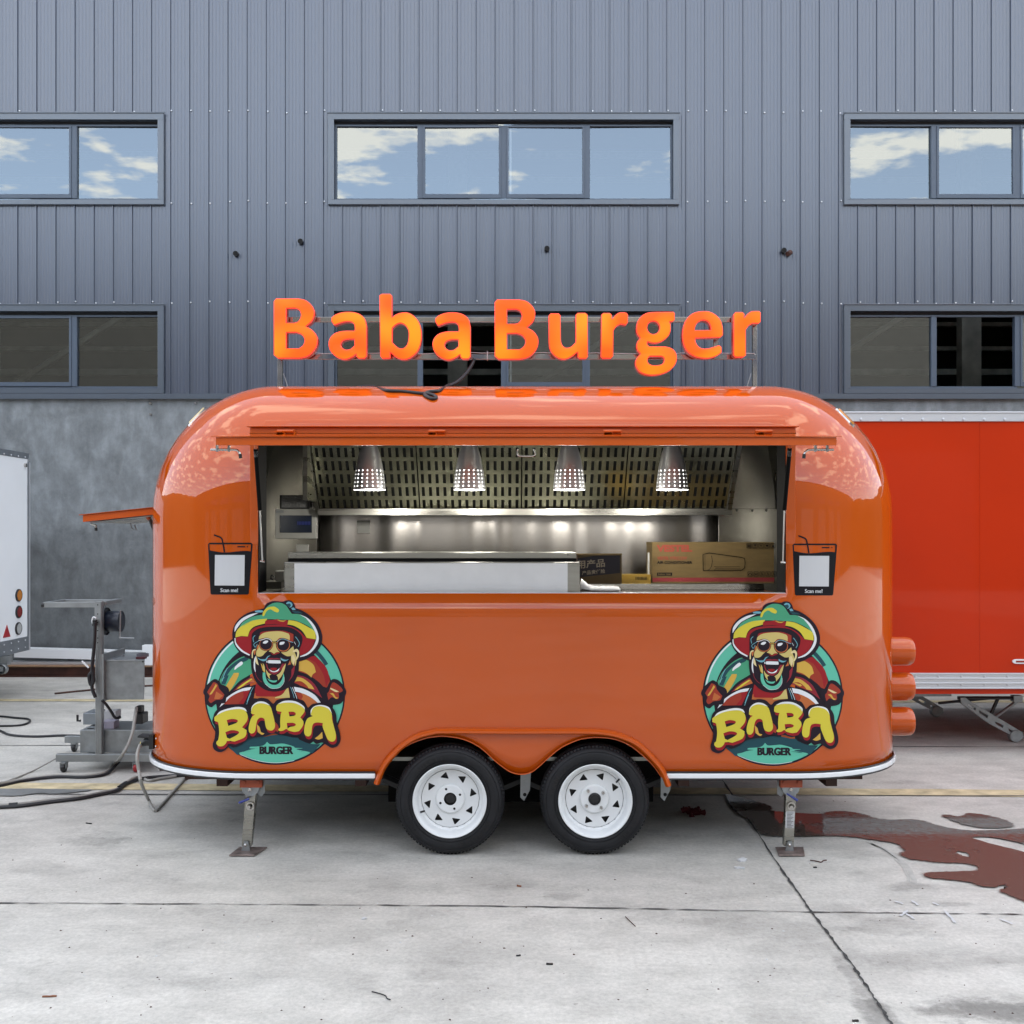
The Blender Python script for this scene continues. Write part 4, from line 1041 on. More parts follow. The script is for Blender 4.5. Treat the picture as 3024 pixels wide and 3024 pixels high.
# range hood : four perforated filter panels between frame strips
hood = MB()
zb_, zt_, ybt, ytp = Z(1501, 6.75), 2.33, 6.75, 6.40
hx = [X(a, 6.75) for a in (944, 1240, 1540, 1841, 2146)]
hood.box(hx[0] - .01, hx[-1] + .03, 6.735, 6.90, zb_ - .045, zb_ - .004); hood.box(hx[0] - .04, hx[0] - .012, 6.40, 6.9, 1.9, 2.36)
hood.prism([[(ybt, zb_ - .03), (ybt + .02, zb_ - .03), (ytp + .02, zt_), (ytp - .03, zt_)]], lambda u, v, k: (hx[-1] + .005 if k == 0 else hx[-1] + .03, u, v))
hood.prism([[(ybt, zb_ - .03), (ybt + .02, zb_ - .03), (ytp + .02, zt_), (ytp - .03, zt_)]], lambda u, v, k: (hx[0] - .03 if k == 0 else hx[0] - .005, u, v))
hd = hood.build('range_hood', 'steel', tr)
MB().add([(hx[0], ybt + .06, zb_), (hx[-1], ybt + .06, zb_), (hx[-1], ytp + .06, zt_), (hx[0], ytp + .06, zt_)], [(0, 1, 2, 3)]).build('hood_cavity', 'steeld', hd)
def filt(x0, x1):
    nS = 14; pw = (x1 - x0 - .006) / nS; L_ = math.hypot(ytp - ybt, zt_ - zb_); nr = 6; pr_ = (L_ - .02) / 5.65
    def pt(x, s, o=0): t = s / L_; return Vector((x, ybt + (ytp - ybt) * t + o, zb_ + (zt_ - zb_) * t))
    b = MB(); xs = [x0 + .001]
    for k in range(nS): xs += [x0 + .003 + pw * (k + .5) - .0095, x0 + .003 + pw * (k + .5) + .0095]
    xs.append(x1 - .001); ss = [0]
    for r_ in range(nr):
        s0 = -.012 + pr_ * r_ + .010; ss += [max(.001, s0), min(L_ - .001, s0 + pr_ * .70)]
    ss.append(L_)
    ss = [v for v in ss if v <= L_]
    for i in range(len(xs) - 1):
        for j in range(len(ss) - 1):
            if i % 2 == 1 and j % 2 == 1:
                a, c = (xs[i], ss[j]), (xs[i+1], ss[j+1])         # slot with folded side walls
                b.add([pt(a[0], a[1]), pt(a[0], a[1], .012), pt(a[0], c[1]), pt(a[0], c[1], .012)], [(0, 1, 3, 2)])
                b.add([pt(c[0], a[1]), pt(c[0], a[1], .012), pt(c[0], c[1]), pt(c[0], c[1], .012)], [(0, 1, 3, 2)])
                continue
            b.add([pt(xs[i], ss[j]), pt(xs[i+1], ss[j]), pt(xs[i+1], ss[j+1]), pt(xs[i], ss[j+1])], [(0, 1, 2, 3)])
    return b.build('filter_panel', M['filt'], hd, fixn=False)
M['filt'] = mat('filter_steel', (0.66, 0.65, 0.50), 0.24, 1.0, var=.15, vscale=2.5, rvar=.06, bump=.25, bscale=4)
for k in range(4): filt(hx[k] + .003, hx[k+1] - .003)
MB().add([(hx[0], ybt + .035, zb_), (hx[-1], ybt + .035, zb_), (hx[-1], ytp + .035, zt_), (hx[0], ytp + .035, zt_)], [(0, 1, 2, 3)]).build('filter_backing', 'void', hd)
# breaker box, lights and switches
b = MB(); yy = 6.84
b.box(X(812, yy), X(934, yy), yy, 6.9, Z(1591, yy), Z(1503, yy)); bx = b.build('breaker_box', 'plast', tr, bevel=.004)
MB().box(X(827, yy), X(921, yy), yy - .004, yy - .001, Z(1573, yy), Z(1522, yy)).build('box_window', 'blueg', bx)
p = Print(lambda u, v, l: W(u, v, yy - .006 - l))
for k in range(9): p.poly([(878 + k*4.4, 1540), (881 + k*4.4, 1540), (881 + k*4.4, 1550), (878 + k*4.4, 1550)], 'bluep')
p.poly([(815, 1507), (838, 1507), (838, 1515), (815, 1515)], 'galv'); p.build('breaker_switches', bx)
b = MB(); b.box(X(826, yy), X(912, yy), yy, 6.9, Z(1502, yy), Z(1462, yy)); el = b.build('emergency_light', 'blackp', tr)
MB().box(X(832, yy), X(908, yy), yy - .006, yy, Z(1499, yy), Z(1465, yy)).build('light_lens', mat('prism_lens', (.2, .2, .2), .25, bump=1, bscale=90), el)
for (a, c, e, f, y) in ((1055, 1093, 1537, 1575, YB), (875, 912, 1608, 1646, 6.9)):
    sw = MB().box(X(a, y), X(c, y), y - .012, y - .001, Z(f, y), Z(e, y)).build('wall_switch', 'plast', tr, bevel=.003)
    MB().box(X(a + 3, y), X(c - 3, y), y - .015, y - .012, Z(f - 6, y), Z(e + 5, y)).build('rocker', 'plast', sw)

# ------------------------------------------------------------------ things inside the hatch
# stainless display counter with film-covered front and raised lid
t_ = thing('prep_fridge', 'long low steel counter unit with film-covered white front standing in the hatch', 'counter fridge', (-.4, 5.6, 1.37))
b = MB(); x0, x1 = X(839, 5.43), X(1712, 5.43); zt2 = Z(1660, 5.43)
b.box(x0, x1, 5.43, 5.92, 1.368, zt2); b.build('body', 'steel', t_, bevel=.003)
b = MB(); b.box(X(870, 5.43), X(1676, 5.43), 5.425, 5.43, 1.372, zt2 - .006); b.build('film_front', 'film', t_)
b = MB(); b.box(X(849, 5.52), X(1703, 5.52), 5.53, 5.9, zt2, Z(1649, 5.53)); b.build('dark_gap', 'void', t_)
b = MB(); b.box(X(850, 5.52), X(1702, 5.52), 5.52, 5.92, Z(1649, 5.52), Z(1632, 5.52)); b.build('lid_rail', 'steel', t_, bevel=.002)
b = MB(); b.lathe([(.006, 0), (.004, -.004), (.0001, -.004)], 10, W(874, 1640, 5.518)); b.lathe([(.006, 0), (.004, -.004), (.0001, -.004)], 10, W(1678, 1638, 5.518))
b.tube([W(1704, 1642, 5.52), W(1704, 1660, 5.5), W(1714, 1658, 5.5)], .003, 6); b.build('rail_screws', 'chrome', t_)
# air-conditioner carton
t_ = thing('air_conditioner_carton', 'long brown carton with red lettering and unit drawing at the right of the hatch', 'carton', (1.3, 6.6, 1.372))
yb2 = 6.45; u0, u1, v0, v1 = X(1926, yb2), X(2286, yb2), Z(1721, yb2), Z(1601, yb2)
b = MB(); b.box(u0, u1, yb2, yb2 + .28, 1.372, v1); bb_ = b.build('box', 'card', t_, bevel=.003)
p = Print(lambda u, v, l: W(u, v, yb2 - .001 - l), step=.0003)
rz = lambda u, v: (1900 + u * .15528, 1570 + v * .15528)
p.poly([rz(u, v) for u, v in ((172, 878), (2490, 872), (2490, 950), (172, 950))], mat('dark_red_print', srgb(150, 46, 52), .7))
redp = mat('red_print', srgb(170, 62, 45), .7)
def tx(s_, a, c, e, f, m, bold=.02): q0, q1 = rz(a, c), rz(e, f); p.text(s_, q0[0], q0[1], q1[0], q1[1], m, bold)
tx('VESTEL', 250, 252, 930, 385, redp, .05); tx('VESTEL VTKC12W', 262, 475, 832, 532, redp, .03); tx('AIR CONDITIONER', 258, 560, 930, 612, 'ink', .035)
p.poly([rz(*q) for q in ((260, 778), (548, 778), (548, 838), (260, 838))], 'ink'); tx('Indoor Unit', 282, 790, 522, 826, 'card', .03)
p.line([rz(*q) for q in ((1140, 740), (1132, 435), (1250, 405), (1860, 490), (1925, 510), (1935, 600), (1925, 690), (1880, 728), (1850, 740), (1140, 740))], 1.9, 'ink')
p.line([rz(*q) for q in ((1296, 455), (1312, 560), (1296, 660), (1262, 715), (1220, 735))], 1.3, 'ink'); p.line([rz(*q) for q in ((1170, 450), (1172, 720))], .9, 'ink')
p.line([rz(*q) for q in ((1345, 660), (1380, 670), (1835, 668))], 1.2, 'ink'); p.line([rz(*q) for q in ((1345, 735), (1375, 705), (1850, 708))], 1.0, 'ink')
for (xa, ya_) in ((2205, 1605), (2208, 1688)):           # rows of handling pictograms
    for k in range(5):
        x_ = xa + k * 17.7; p.poly([[(x_, ya_), (x_ + 14, ya_), (x_ + 14, ya_ + 14), (x_, ya_ + 14)], [(x_ + 1.4, ya_ + 1.4), (x_ + 12.6, ya_ + 1.4), (x_ + 12.6, ya_ + 12.6), (x_ + 1.4, ya_ + 12.6)]], 'ink')
        if ya_ < 1650:
            if k == 0: p.poly([(x_+3, ya_+11), (x_+3, ya_+4), (x_+4.5, ya_+2.5), (x_+6, ya_+4), (x_+6, ya_+11)], 'ink'); p.poly([(x_+8, ya_+11), (x_+8, ya_+4), (x_+9.5, ya_+2.5), (x_+11, ya_+4), (x_+11, ya_+11)], 'ink')
            elif k == 1: p.poly([(x_+3, ya_+3), (x_+11, ya_+3), (x_+7.6, ya_+8), (x_+7.6, ya_+10), (x_+10, ya_+11.5), (x_+4, ya_+11.5), (x_+6.4, ya_+10), (x_+6.4, ya_+8)], 'ink')
            elif k == 2: p.poly([(x_+3, ya_+6), (x_+7, ya_+3), (x_+11, ya_+6), (x_+7.7, ya_+6), (x_+7.7, ya_+11), (x_+6.3, ya_+11), (x_+6.3, ya_+6)], 'ink')
            elif k == 3: p.poly(ell(x_+7, ya_+6.5, 4, 3, 12), 'ink')
            else: p.poly([(x_+4, ya_+11.5), (x_+5.5, ya_+4), (x_+7, ya_+3), (x_+8.5, ya_+4), (x_+11, ya_+11.5)], 'ink')
        else:
            if k == 0: p.line([(x_+2.5, ya_+10), (x_+5, ya_+5), (x_+9, ya_+4.5), (x_+11.5, ya_+10)], 1.8, 'ink')
            elif k == 1: p.line([(x_+2.5, ya_+6), (x_+6, ya_+8), (x_+11.5, ya_+6.5)], 2.6, 'ink')
            else: p.line([(x_+4, ya_+11.5), (x_+7, ya_+6), (x_+9, ya_+11.5)], 1.6, 'ink'); p.poly(ell(x_+6.5, ya_+4, 1.6, 1.6, 8), 'ink'); p.line([(x_+5, ya_+6), (x_+11, ya_+8)], 1.2, 'ink')
p.build('printing', t_)
# the other carton, with printed characters, half behind the counter unit
t_ = thing('open_carton', 'brown open-topped carton with a dark band of pale Chinese characters', 'carton', (.6, 6.0, 1.366))
yc = 5.93; rc = lambda u, v: (1650 + u * .16046, 1600 + v * .16046)
b = MB(); xa, xb, za = X(1640, yc), X(rc(1160, 0)[0], yc), Z(rc(0, 240)[1], yc)
b.box(xa, xb, yc, yc + .006, 1.366, za); b.box(xa, xb, yc + .30, yc + .306, 1.366, za); b.box(xa, xa + .006, yc + .006, yc + .30, 1.366, za); b.box(xb - .006, xb, yc + .006, yc + .30, 1.366, za)
b.build('box', 'card2', t_)
b = MB(); b.box(xa, xb, yc - .02, yc, za - .001, za + .006, 0, Matrix.Rotation(R(-12), 3, 'X')); b.build('flap', 'card', t_)
p = Print(lambda u, v, l: W(u, v, yc - .001 - l), step=.0003)
p.poly([rc(*q) for q in ((300, 310), (640, 262), (1125, 242), (1128, 575), (300, 660))], mat('dark_blue_print', srgb(38, 38, 52), .7))
pale = mat('pale_print', srgb(170, 160, 140), .7)
def tc2(s_, a, c, e, f, sk): q0, q1 = rc(a, c), rc(e, f); p.text(s_, q0[0], q0[1], q1[0], q1[1], pale, .02, sk)
tc2('用产品', 330, 345, 850, 502, -6); tc2('产品责任险', 428, 535, 855, 615, -6)
p.build('printing', t_)
# low box of gloves, white towel, small appliance
t_ = thing('yellow_flat_box', 'low yellow-brown box with dark bars between the two cartons', 'box', (1.0, 6.4, 1.37))
y = 6.35; b = MB(); b.box(X(1836, y), X(1922, y), y, y + .15, 1.34, Z(1697, y)); b.build('box', mat('yellow_card', srgb(150, 118, 30), .7), t_)
p = Print(lambda u, v, l: W(u, v, y - .001 - l)); 
for k in range(9): p.poly([(1877 + k*4, 1703), (1879 + k*4, 1703), (1879 + k*4, 1712), (1877 + k*4, 1712)], 'ink')
p.build('printing', t_)
t_ = thing('wall_socket_post', 'slim white upright socket strip between the cartons and back wall', 'socket strip', (0.9, 6.5, 1.4))
MB().box(X(1914, 6.4), X(1918, 6.4), 6.4, 6.43, 1.366, Z(1632, 6.4)).build('strip', 'plast', t_)
b = MB(); rnd = random.Random(5); nx, ny = 22, 5; vs = []
for j in range(ny):
    for i in range(nx):
        u = 1711 + (1832 - 1711) * i / (nx - 1); d = 5.66 + .14 * j / (ny - 1)
        hgt = (.045 * math.exp(-(i / 4.2) ** 2) + .018 + rnd.uniform(-.003, .004)) * (1 if 0 < i < nx - 1 else .2) * (1 if j > 0 else .25)
        vs.append((X(u, d), d, 1.368 + hgt))
b.add(vs, [(j*nx+i, j*nx+i+1, (j+1)*nx+i+1, (j+1)*nx+i) for j in range(ny-1) for i in range(nx-1)], 0, True)
o = b.build('towel', 'paper', sharp=180); o['label'] = 'crumpled white paper towel on the steel sill beside the counter unit'; o['category'] = 'towel'
sm = o.modifiers.new('thick', 'SOLIDIFY'); sm.thickness = .004
t_ = thing('socket_adapter', 'small cream plastic adapter box with black lead at the left end of the counter', 'adapter', (-1.2, 5.7, 1.37))
b = MB(); y = 5.95; b.box(X(811, y), X(842, y), y, y + .08, Z(1716, y), Z(1685, y)); b.build('case', 'plast', t_, bevel=.008)
MB().tube(P3([W(811, 1706, y), W(803, 1698, y), W(800, 1706, y), W(806, 1712, y), W(798, 1708, y)], 4), .004, 6).build('lead', 'cable', t_)
b = MB().box(X(782, 6.0), X(842, 6.0), 5.9, 6.15, 1.366, Z(1716, 6.0)); b.build('stand', 'steeld', t_)

# ------------------------------------------------------------------ pendant lamps
def lamp(px, label):
    yl = 5.95; c = Vector((X(px, yl), yl, Z(1447, yl)))
    r = thing('pendant_lamp', label, 'lamp', c, 'brushed metal lamps hanging over the counter')
    prof = [(.093, 0), (.0945, .004), (.093, .012), (.0915, .03), (.089, .055), (.0855, .085), (.081, .115), (.075, .15), (.068, .185), (.059, .22), (.048, .25), (.036, .272), (.022, .285), (.012, .29)]
    n = 90; b = MB()
    def rad(h):
        for (r0, h0), (r1, h1) in zip(prof, prof[1:]):
            if h0 <= h <= h1: return r0 + (r1 - r0) * (h - h0) / (h1 - h0)
        return prof[-1][0]
    hs = [0, .004, .010, .0165] + [v for k in range(5) for v in (.0165 + .0225*k + .0001, .0165 + .0225*k + .0085)] + [.122, .15, .185, .22, .25, .272, .285, .29]
    hs = sorted(set(round(v, 5) for v in hs)); holes = [(.0165 + .0225*k + .0001, .0165 + .0225*k + .0085) for k in range(5)]
    vs = [c + Vector((rad(h) * math.cos(2*math.pi*k/n), rad(h) * math.sin(2*math.pi*k/n), h)) for h in hs for k in range(n)]; fs = []
    # holes: octagon-ish, made by removing one cell in five and adding corner chips
    ex = []
    for j in range(len(hs) - 1):
        ish = any(abs(hs[j] - a) < 2e-4 for a, _ in holes)
        for k in range(n):
            if ish and k % 5 in (2, ):
                p0, p1, p2, p3 = (vs[j*n+k], vs[j*n+(k+1) % n], vs[(j+1)*n+(k+1) % n], vs[(j+1)*n+k])
                q = [p0.lerp(p1, .28), p0.lerp(p1, .72), p1.lerp(p2, .28), p1.lerp(p2, .72), p2.lerp(p3, .28), p2.lerp(p3, .72), p3.lerp(p0, .28), p3.lerp(p0, .72)]
                ex.append(([p0, q[0], q[7]], [p1, q[2], q[1]], [p2, q[4], q[3]], [p3, q[6], q[5]])); continue
            fs.append((j*n+k, j*n+(k+1) % n, (j+1)*n+(k+1) % n, (j+1)*n+k))
    b.add(vs, fs, 0, True)
    for e in ex:
        for t3 in e: b.add(t3, [(0, 1, 2)], 0, True)
    b.build('shade', 'shade', r, fixn=False, sharp=60)
    b = MB(); b.lathe([(rad(h) - .006, h) for h in (.012, .03, .06, .09, .118)] , 40, c, axis='Z'); b.disc(rad(.012) - .006, .012, 40, c, axis='Z')
    b.build('diffuser', 'glow', r)
    b = MB(); b.tube([c + Vector((0, 0, .285)), c + Vector((0, 0, .315))], .014, 10).tube([c + Vector((0, 0, .315)), c + Vector((0, 0, .52))], .003, 6); b.build('cord', 'blackp', r)
    l = bpy.data.lights.new('lamp_light', 'POINT'); l.energy = 2.6; l.color = (1, .965, .88); l.shadow_soft_size = .05
    lo = bpy.data.objects.new('lamp_light', l); COL.objects.link(lo); lo.parent = r; lo.location = (0, 0, -.03)
for px, lb in ((1091, 'leftmost of the four hanging dotted metal lamps, nearest the breaker box'), (1386, 'second hanging dotted lamp from the left, left of the pull handle'),
               (1681, 'third hanging dotted lamp from the left, right of the pull handle'), (1985, 'rightmost hanging dotted lamp, above the printed carton')): lamp(px, lb)

# ------------------------------------------------------------------ printed emblem and cup sign on the body
def pc(name, r, g, b): M[name] = mat('print_' + name, srgb(r, g, b), .5, spec=.25, k=.78)
for a in (('e_dark', 33, 20, 34), ('e_teal', 104, 200, 172), ('e_green', 80, 168, 128), ('e_dteal', 36, 78, 88), ('e_yel', 226, 210, 70), ('e_oy', 222, 178, 78), ('e_red', 160, 30, 38),
          ('e_brick', 166, 60, 42), ('e_or', 200, 112, 62), ('e_skin', 218, 198, 122), ('e_cream', 238, 220, 165), ('e_white', 240, 242, 245), ('e_sky', 120, 180, 195), ('e_bred', 150, 42, 56)): pc(*a)
def emblem(dx, dy, label):
    E = lambda u, v: (570 + u * .2847 + dx, 1740 + v * .2847 + dy)
    Hm = lambda a, c: (660 + a * .10352 + dx, 1850 + c * .10352 + dy)
    p = Print(lambda x, y, l: surf(x, y, .0006 + l), split=[x for x in range(600, 724, 9)] + [x for x in range(2370, 2500, 9)], step=.00006)
    def e(s_, m, holes=(), steps=4): p.poly([[E(*q) for q in C(s_, steps)]] + [[E(*q) for q in C(h_, steps)] for h_ in holes], m)
    def h(s_, m, steps=4): p.poly([[Hm(*q) for q in C(s_, steps)]], m)
    def el(s_, wd, m): p.line([E(*q) for q in C(s_, 5, False)], wd, m)
    def hl(s_, wd, m): p.line([Hm(*q) for q in C(s_, 5, False)], wd, m)
    def arcp(cx, cy, r0, r1, a0, a1, m, n=26):
        o = [(cx + r1*math.cos(R(a0 + (a1-a0)*k/n)), cy + r1*math.sin(R(a0 + (a1-a0)*k/n))) for k in range(n+1)]
        i = [(cx + r0*math.cos(R(a0 + (a1-a0)*k/n)), cy + r0*math.sin(R(a0 + (a1-a0)*k/n))) for k in range(n+1)][::-1]
        p.poly([[E(*q) for q in o + i]], m)
    def lin(v): return E(v, 0)[0] - E(0, 0)[0]
    p.poly([[E(*q) for q in ell(848, 1095, 729, 727, 72)]], 'e_dark')
    p.poly([[E(*q) for q in ell(848, 1095, 712, 708, 72)]], 'e_teal')
    arcp(848, 1095, 690, 706, 185, 232, 'e_white'); arcp(848, 1095, 600, 640, 300, 330, 'e_dteal')
    p.poly([[E(*q) for q in ell(848, 1125, 612, 600, 64)]], 'e_dark')
    # left green field, right red field
    e('275 950!, 320 860, 400 770, 500 705, 590 690!, 640 760, 620 870!, 560 905, 480 955, 410 1030, 372 1068!, 345 1010, 290 985!', 'e_green')
    e('290 930!, 340 845, 430 760, 520 710, 580 705!, 560 740, 470 775, 400 830, 350 900!', 'e_dteal')
    e('345 895!, 372 892!, 335 990!, 292 985!, 300 950!', 'e_dteal'); el('302 955, 325 880, 358 815', 2.2, 'e_sky')
    e('428 830, 440 800, 480 762, 505 750, 518 768, 500 790, 460 815, 438 834', 'e_white')
    e('425 868!, 475 868!, 470 900, 420 1000, 375 1065!, 362 1030, 340 1010!, 380 940!', 'e_oy')
    e('1085 730!, 1160 715, 1260 690!, 1330 750, 1390 830, 1415 920, 1418 960!, 1385 1020, 1350 1010!, 1300 960, 1200 890, 1085 850!', 'e_brick')
    e('1180 712!, 1260 690!, 1330 750, 1390 830, 1415 935!, 1380 1010!, 1350 880, 1270 760!', 'e_red')
    e('1088 758!, 1130 745, 1180 735, 1250 785, 1275 860!, 1240 885, 1228 915!, 1165 865, 1088 840!', 'e_oy')
    # raised arms behind the shoulders
    e('415 1060!, 500 975, 610 905!, 640 965!, 520 1000, 440 1045!', 'e_bred'); e('440 1048!, 510 990, 620 925!, 640 962!, 540 1000!', 'e_or')
    e('455 1030!, 540 965, 605 925!, 612 935!, 550 980, 480 1028!', 'e_yel')
    e('1060 890!, 1160 910, 1260 985, 1340 1130!, 1230 1050, 1120 1000, 1030 965!', 'e_bred'); e('1060 905!, 1140 925, 1220 985, 1260 1040!, 1180 1020, 1070 965, 1040 955!', 'e_oy')
    e('1045 960!, 1120 955, 1180 1000, 1200 1030!, 1110 1000!', 'e_brick')
    # shoulders
    e('262 1232!, 310 1150, 410 1065, 520 1015, 600 1005!, 640 990!, 985 985!, 1060 1005, 1180 1045, 1280 1120, 1345 1200!, 1200 1300!, 500 1300!', 'e_dark')
    e('274 1226!, 320 1150, 420 1075, 520 1028, 606 1014!, 585 1050!, 500 1062, 400 1110, 330 1180!', 'e_white')
    e('322 1195!, 380 1125, 480 1070, 590 1046!, 560 1120, 520 1192!', 'e_brick'); e('520 1060!, 592 1044!, 560 1120, 525 1192!, 470 1188!, 525 1120!', 'e_red')
    e('1046 1012!, 1150 1035, 1260 1095, 1325 1175!, 1290 1180!, 1220 1120, 1120 1075, 1060 1062!', 'e_white')
    e('1066 1072!, 1150 1085, 1240 1135, 1300 1185!, 1240 1190, 1192 1232!, 1150 1160, 1090 1135!', 'e_or'); e('1066 1066!, 1120 1078!, 1140 1110, 1120 1150!, 1090 1135!', 'e_brick')
    e('655 975!, 760 1035, 850 1055, 930 1030, 988 975!, 1005 1125!, 900 1140, 830 1190!, 750 1145, 630 1130!', 'e_red')
    e('650 1078!, 665 1110, 850 1115, 860 1130!, 1004 1125!, 900 1140, 830 1190!, 750 1145, 630 1130!, 640 1080!', 'e_or')
    e('985 1005!, 1005 1125!, 850 1132!, 852 1120!, 920 1095, 965 1040!', 'e_skin')
    el('628 1010, 590 1100, 555 1195', 5, 'e_dark'); el('626 1015, 590 1085, 560 1170', 1.6, 'e_sky'); el('600 1080, 575 1140, 556 1195', 1.6, 'e_sky')
    el('1000 990, 1020 1060, 1045 1130', 9, 'e_dark'); el('1012 1015, 1040 1090, 1050 1130', 1.6, 'e_sky'); el('1030 1018, 1062 1090, 1078 1135', 1.6, 'e_white')
    # lower field with the word
    e('330 1600!, 520 1560, 620 1530, 700 1540, 860 1510, 1000 1530, 1100 1560, 1200 1600, 1320 1610!, 1240 1700!, 1100 1680, 850 1640, 600 1660, 460 1720!', 'e_dteal')
    e('700 1525!, 800 1535, 870 1520, 980 1535, 1090 1540!, 1130 1600, 1180 1625!, 1060 1610, 900 1600, 790 1600, 770 1580, 750 1605, 620 1620, 520 1610!, 590 1560!', 'e_dteal')
    e('480 1695!, 545 1680, 600 1662!, 655 1655!, 585 1650!, 590 1635!, 700 1628, 745 1610, 768 1582!, 800 1608, 870 1605, 940 1602, 1040 1630, 1055 1645!, 1140 1650, 1070 1660, 1215 1690!, 1100 1755, 980 1792, 850 1802, 700 1785, 560 1738, 482 1712!', 'e_teal')
    el('490 1715, 620 1765, 760 1795, 900 1800, 1050 1778', 1.2, 'e_white')
    t0, t1 = E(692, 1630), E(1038, 1712)
    for o_ in (-1.1, 0, 1.1): p.text('BURGER', t0[0] + o_, t0[1], t1[0] + o_, t1[1], 'e_dark', .03)
    # hands
    for s_, fill in (('105 1070, 130 1010, 190 950, 235 932, 275 965, 290 1000, 350 1010, 375 1060, 345 1130, 330 1180, 240 1190, 190 1225, 140 1190, 130 1120', 'e_dark'),
                     ('1590 1060, 1560 1000, 1510 945, 1450 932, 1410 975, 1390 1020, 1350 1015, 1340 1080, 1380 1140, 1400 1200, 1500 1195, 1550 1170, 1575 1110', 'e_dark'),
                     ('150 1060, 195 990, 215 965, 255 985, 270 1030, 325 1095!, 300 1140, 235 1150, 185 1180, 160 1150, 172 1110, 155 1080', 'e_brick'),
                     ('1545 1030, 1490 980, 1450 968, 1425 1010, 1410 1060, 1392 1085, 1405 1150!, 1440 1120, 1500 1140, 1515 1110, 1510 1080, 1548 1060', 'e_brick')): e(s_, fill)
    e('235 985!, 250 1000!, 195 1085, 170 1090!, 205 1040!', 'e_oy'); e('240 1060!, 310 1105!, 270 1140!, 220 1140!', 'e_or'); e('1425 1022!, 1470 1040, 1515 1062!, 1480 1066, 1425 1036!', 'e_cream'); e('1418 1080!, 1455 1080, 1480 1118, 1510 1125!, 1480 1136, 1445 1100!', 'e_oy')
    # hat and head silhouette
    e('735 200!, 760 152, 830 123, 930 128, 965 116, 1015 118, 1048 150, 1062 196!, 1140 225, 1230 288, 1300 370, 1338 470, 1334 560, 1298 632, 1236 690, 1165 730, 1100 748!, 1095 850, 1070 930, 1020 1000, 940 1045, 850 1062, 760 1048, 690 1005, 640 940, 612 860, 603 790, 600 730!, 520 690, 440 600, 408 500, 418 400, 470 315, 550 255, 640 222', 'e_dark')
    e('430 440!, 440 380, 500 310, 590 262, 680 245!, 620 275, 520 330, 460 400, 435 440!', 'e_white')
    e('640 225!, 680 218, 725 222, 715 240, 650 240!', 'e_sky')
    e('478 400!, 520 340, 620 285, 730 262!, 760 190, 830 145, 900 140, 960 165, 1000 220, 1025 255!, 1110 262, 1190 310, 1250 380, 1276 440!, 1270 480!, 1220 400, 1080 330, 990 318!, 800 310!, 640 320, 540 370!', 'e_green')
    e('1105 262!, 1190 300, 1265 385, 1303 490, 1290 570, 1240 640, 1180 685, 1108 705!, 1112 695!, 1185 660, 1240 605, 1275 530, 1275 470, 1230 375, 1170 300!', 'e_white')
    e('440 500!, 450 440, 500 385, 620 325, 770 305!, 745 355!, 640 385, 590 430, 568 490!, 500 485!', 'e_yel')
    e('990 320!, 1080 335, 1190 390, 1262 440, 1275 520!, 1180 505!, 1130 430, 1050 380, 980 365!', 'e_yel')
    e('720 278!, 728 235, 770 192, 830 180, 860 188, 892 215, 880 240, 845 232, 800 208, 760 232, 738 275', 'e_yel')
    e('745 368!, 755 325, 830 318, 880 310, 930 335, 975 318!, 985 335!, 978 375!, 850 360!', 'e_red'); e('866 315!, 930 325, 968 320!, 940 336, 905 334!', 'e_oy')
    e('442 505!, 500 490, 568 492!, 600 430, 680 385, 850 366, 990 380, 1090 425, 1150 480, 1178 508!, 1268 522!, 1230 610, 1170 665, 1112 690!, 1100 640!, 1135 540, 1120 470, 1020 400, 850 388, 700 402, 620 450, 605 520, 606 640!, 600 678!, 520 640, 460 570', 'e_red')
    el('700 385, 850 372, 990 388', 1.0, 'e_bred')
    e('440 505!, 450 560, 510 630, 590 678!, 583 690!, 500 645, 440 575, 430 510!', 'e_white')
    e('965 150, 985 130, 1015 135, 1032 160, 1020 185, 998 188, 1010 165, 990 155', 'e_sky'); e('972 155, 1005 148, 1015 170, 1000 185, 980 175', 'e_dteal'); e('1020 195!, 1045 190, 1065 215!, 1030 216!', 'e_sky'); e('1020 225!, 1090 228, 1140 252!, 1060 250!', 'e_dteal')
    # face
    e('690 500!, 700 450, 760 435, 860 430, 950 432, 1042 468!, 1040 540!, 1000 560!, 850 530!, 690 515!', 'e_red'); e('1000 448!, 1042 468!, 1040 545!, 1005 545!', 'e_brick')
    h('1005 370!, 1030 270, 1160 180, 1400 140, 1640 140, 1850 200!, 1885 260, 1890 390!, 1760 340, 1600 330, 1500 420, 1390 420, 1300 340, 1150 330', 'e_skin')
    h('930 800!, 940 700, 1000 520!, 1080 640, 1250 700!, 1180 760, 1120 830, 1040 860, 960 850', 'e_skin'); h('985 500!, 1010 600!, 950 690!, 945 600!', 'e_or')
    h('1640 740!, 1800 720, 1900 640!, 1990 560!, 2020 700, 2080 900, 2060 1100, 2000 1120!, 1930 1000, 1930 840!, 1820 850, 1720 800', 'e_skin'); h('1925 850!, 1990 800!, 2040 900, 2050 1060!, 1990 1080!', 'e_cream'); h('1900 960!, 1925 1080!, 1830 1105!, 1880 1010!', 'e_or')
    h('1420 480!, 1490 480!, 1500 580, 1540 660, 1610 740!, 1560 730, 1500 740, 1440 780, 1380 740, 1290 710!, 1380 620', 'e_skin'); h('1340 735!, 1440 800!, 1520 735!, 1610 745!, 1560 780, 1440 815, 1380 790', 'e_red')
    h('930 830!, 960 930, 1005 1110!, 940 1060, 905 1000!', 'e_cream'); h('925 830!, 905 1000, 905 1150, 920 1330!, 870 1200, 862 1050, 880 920!', 'e_white')
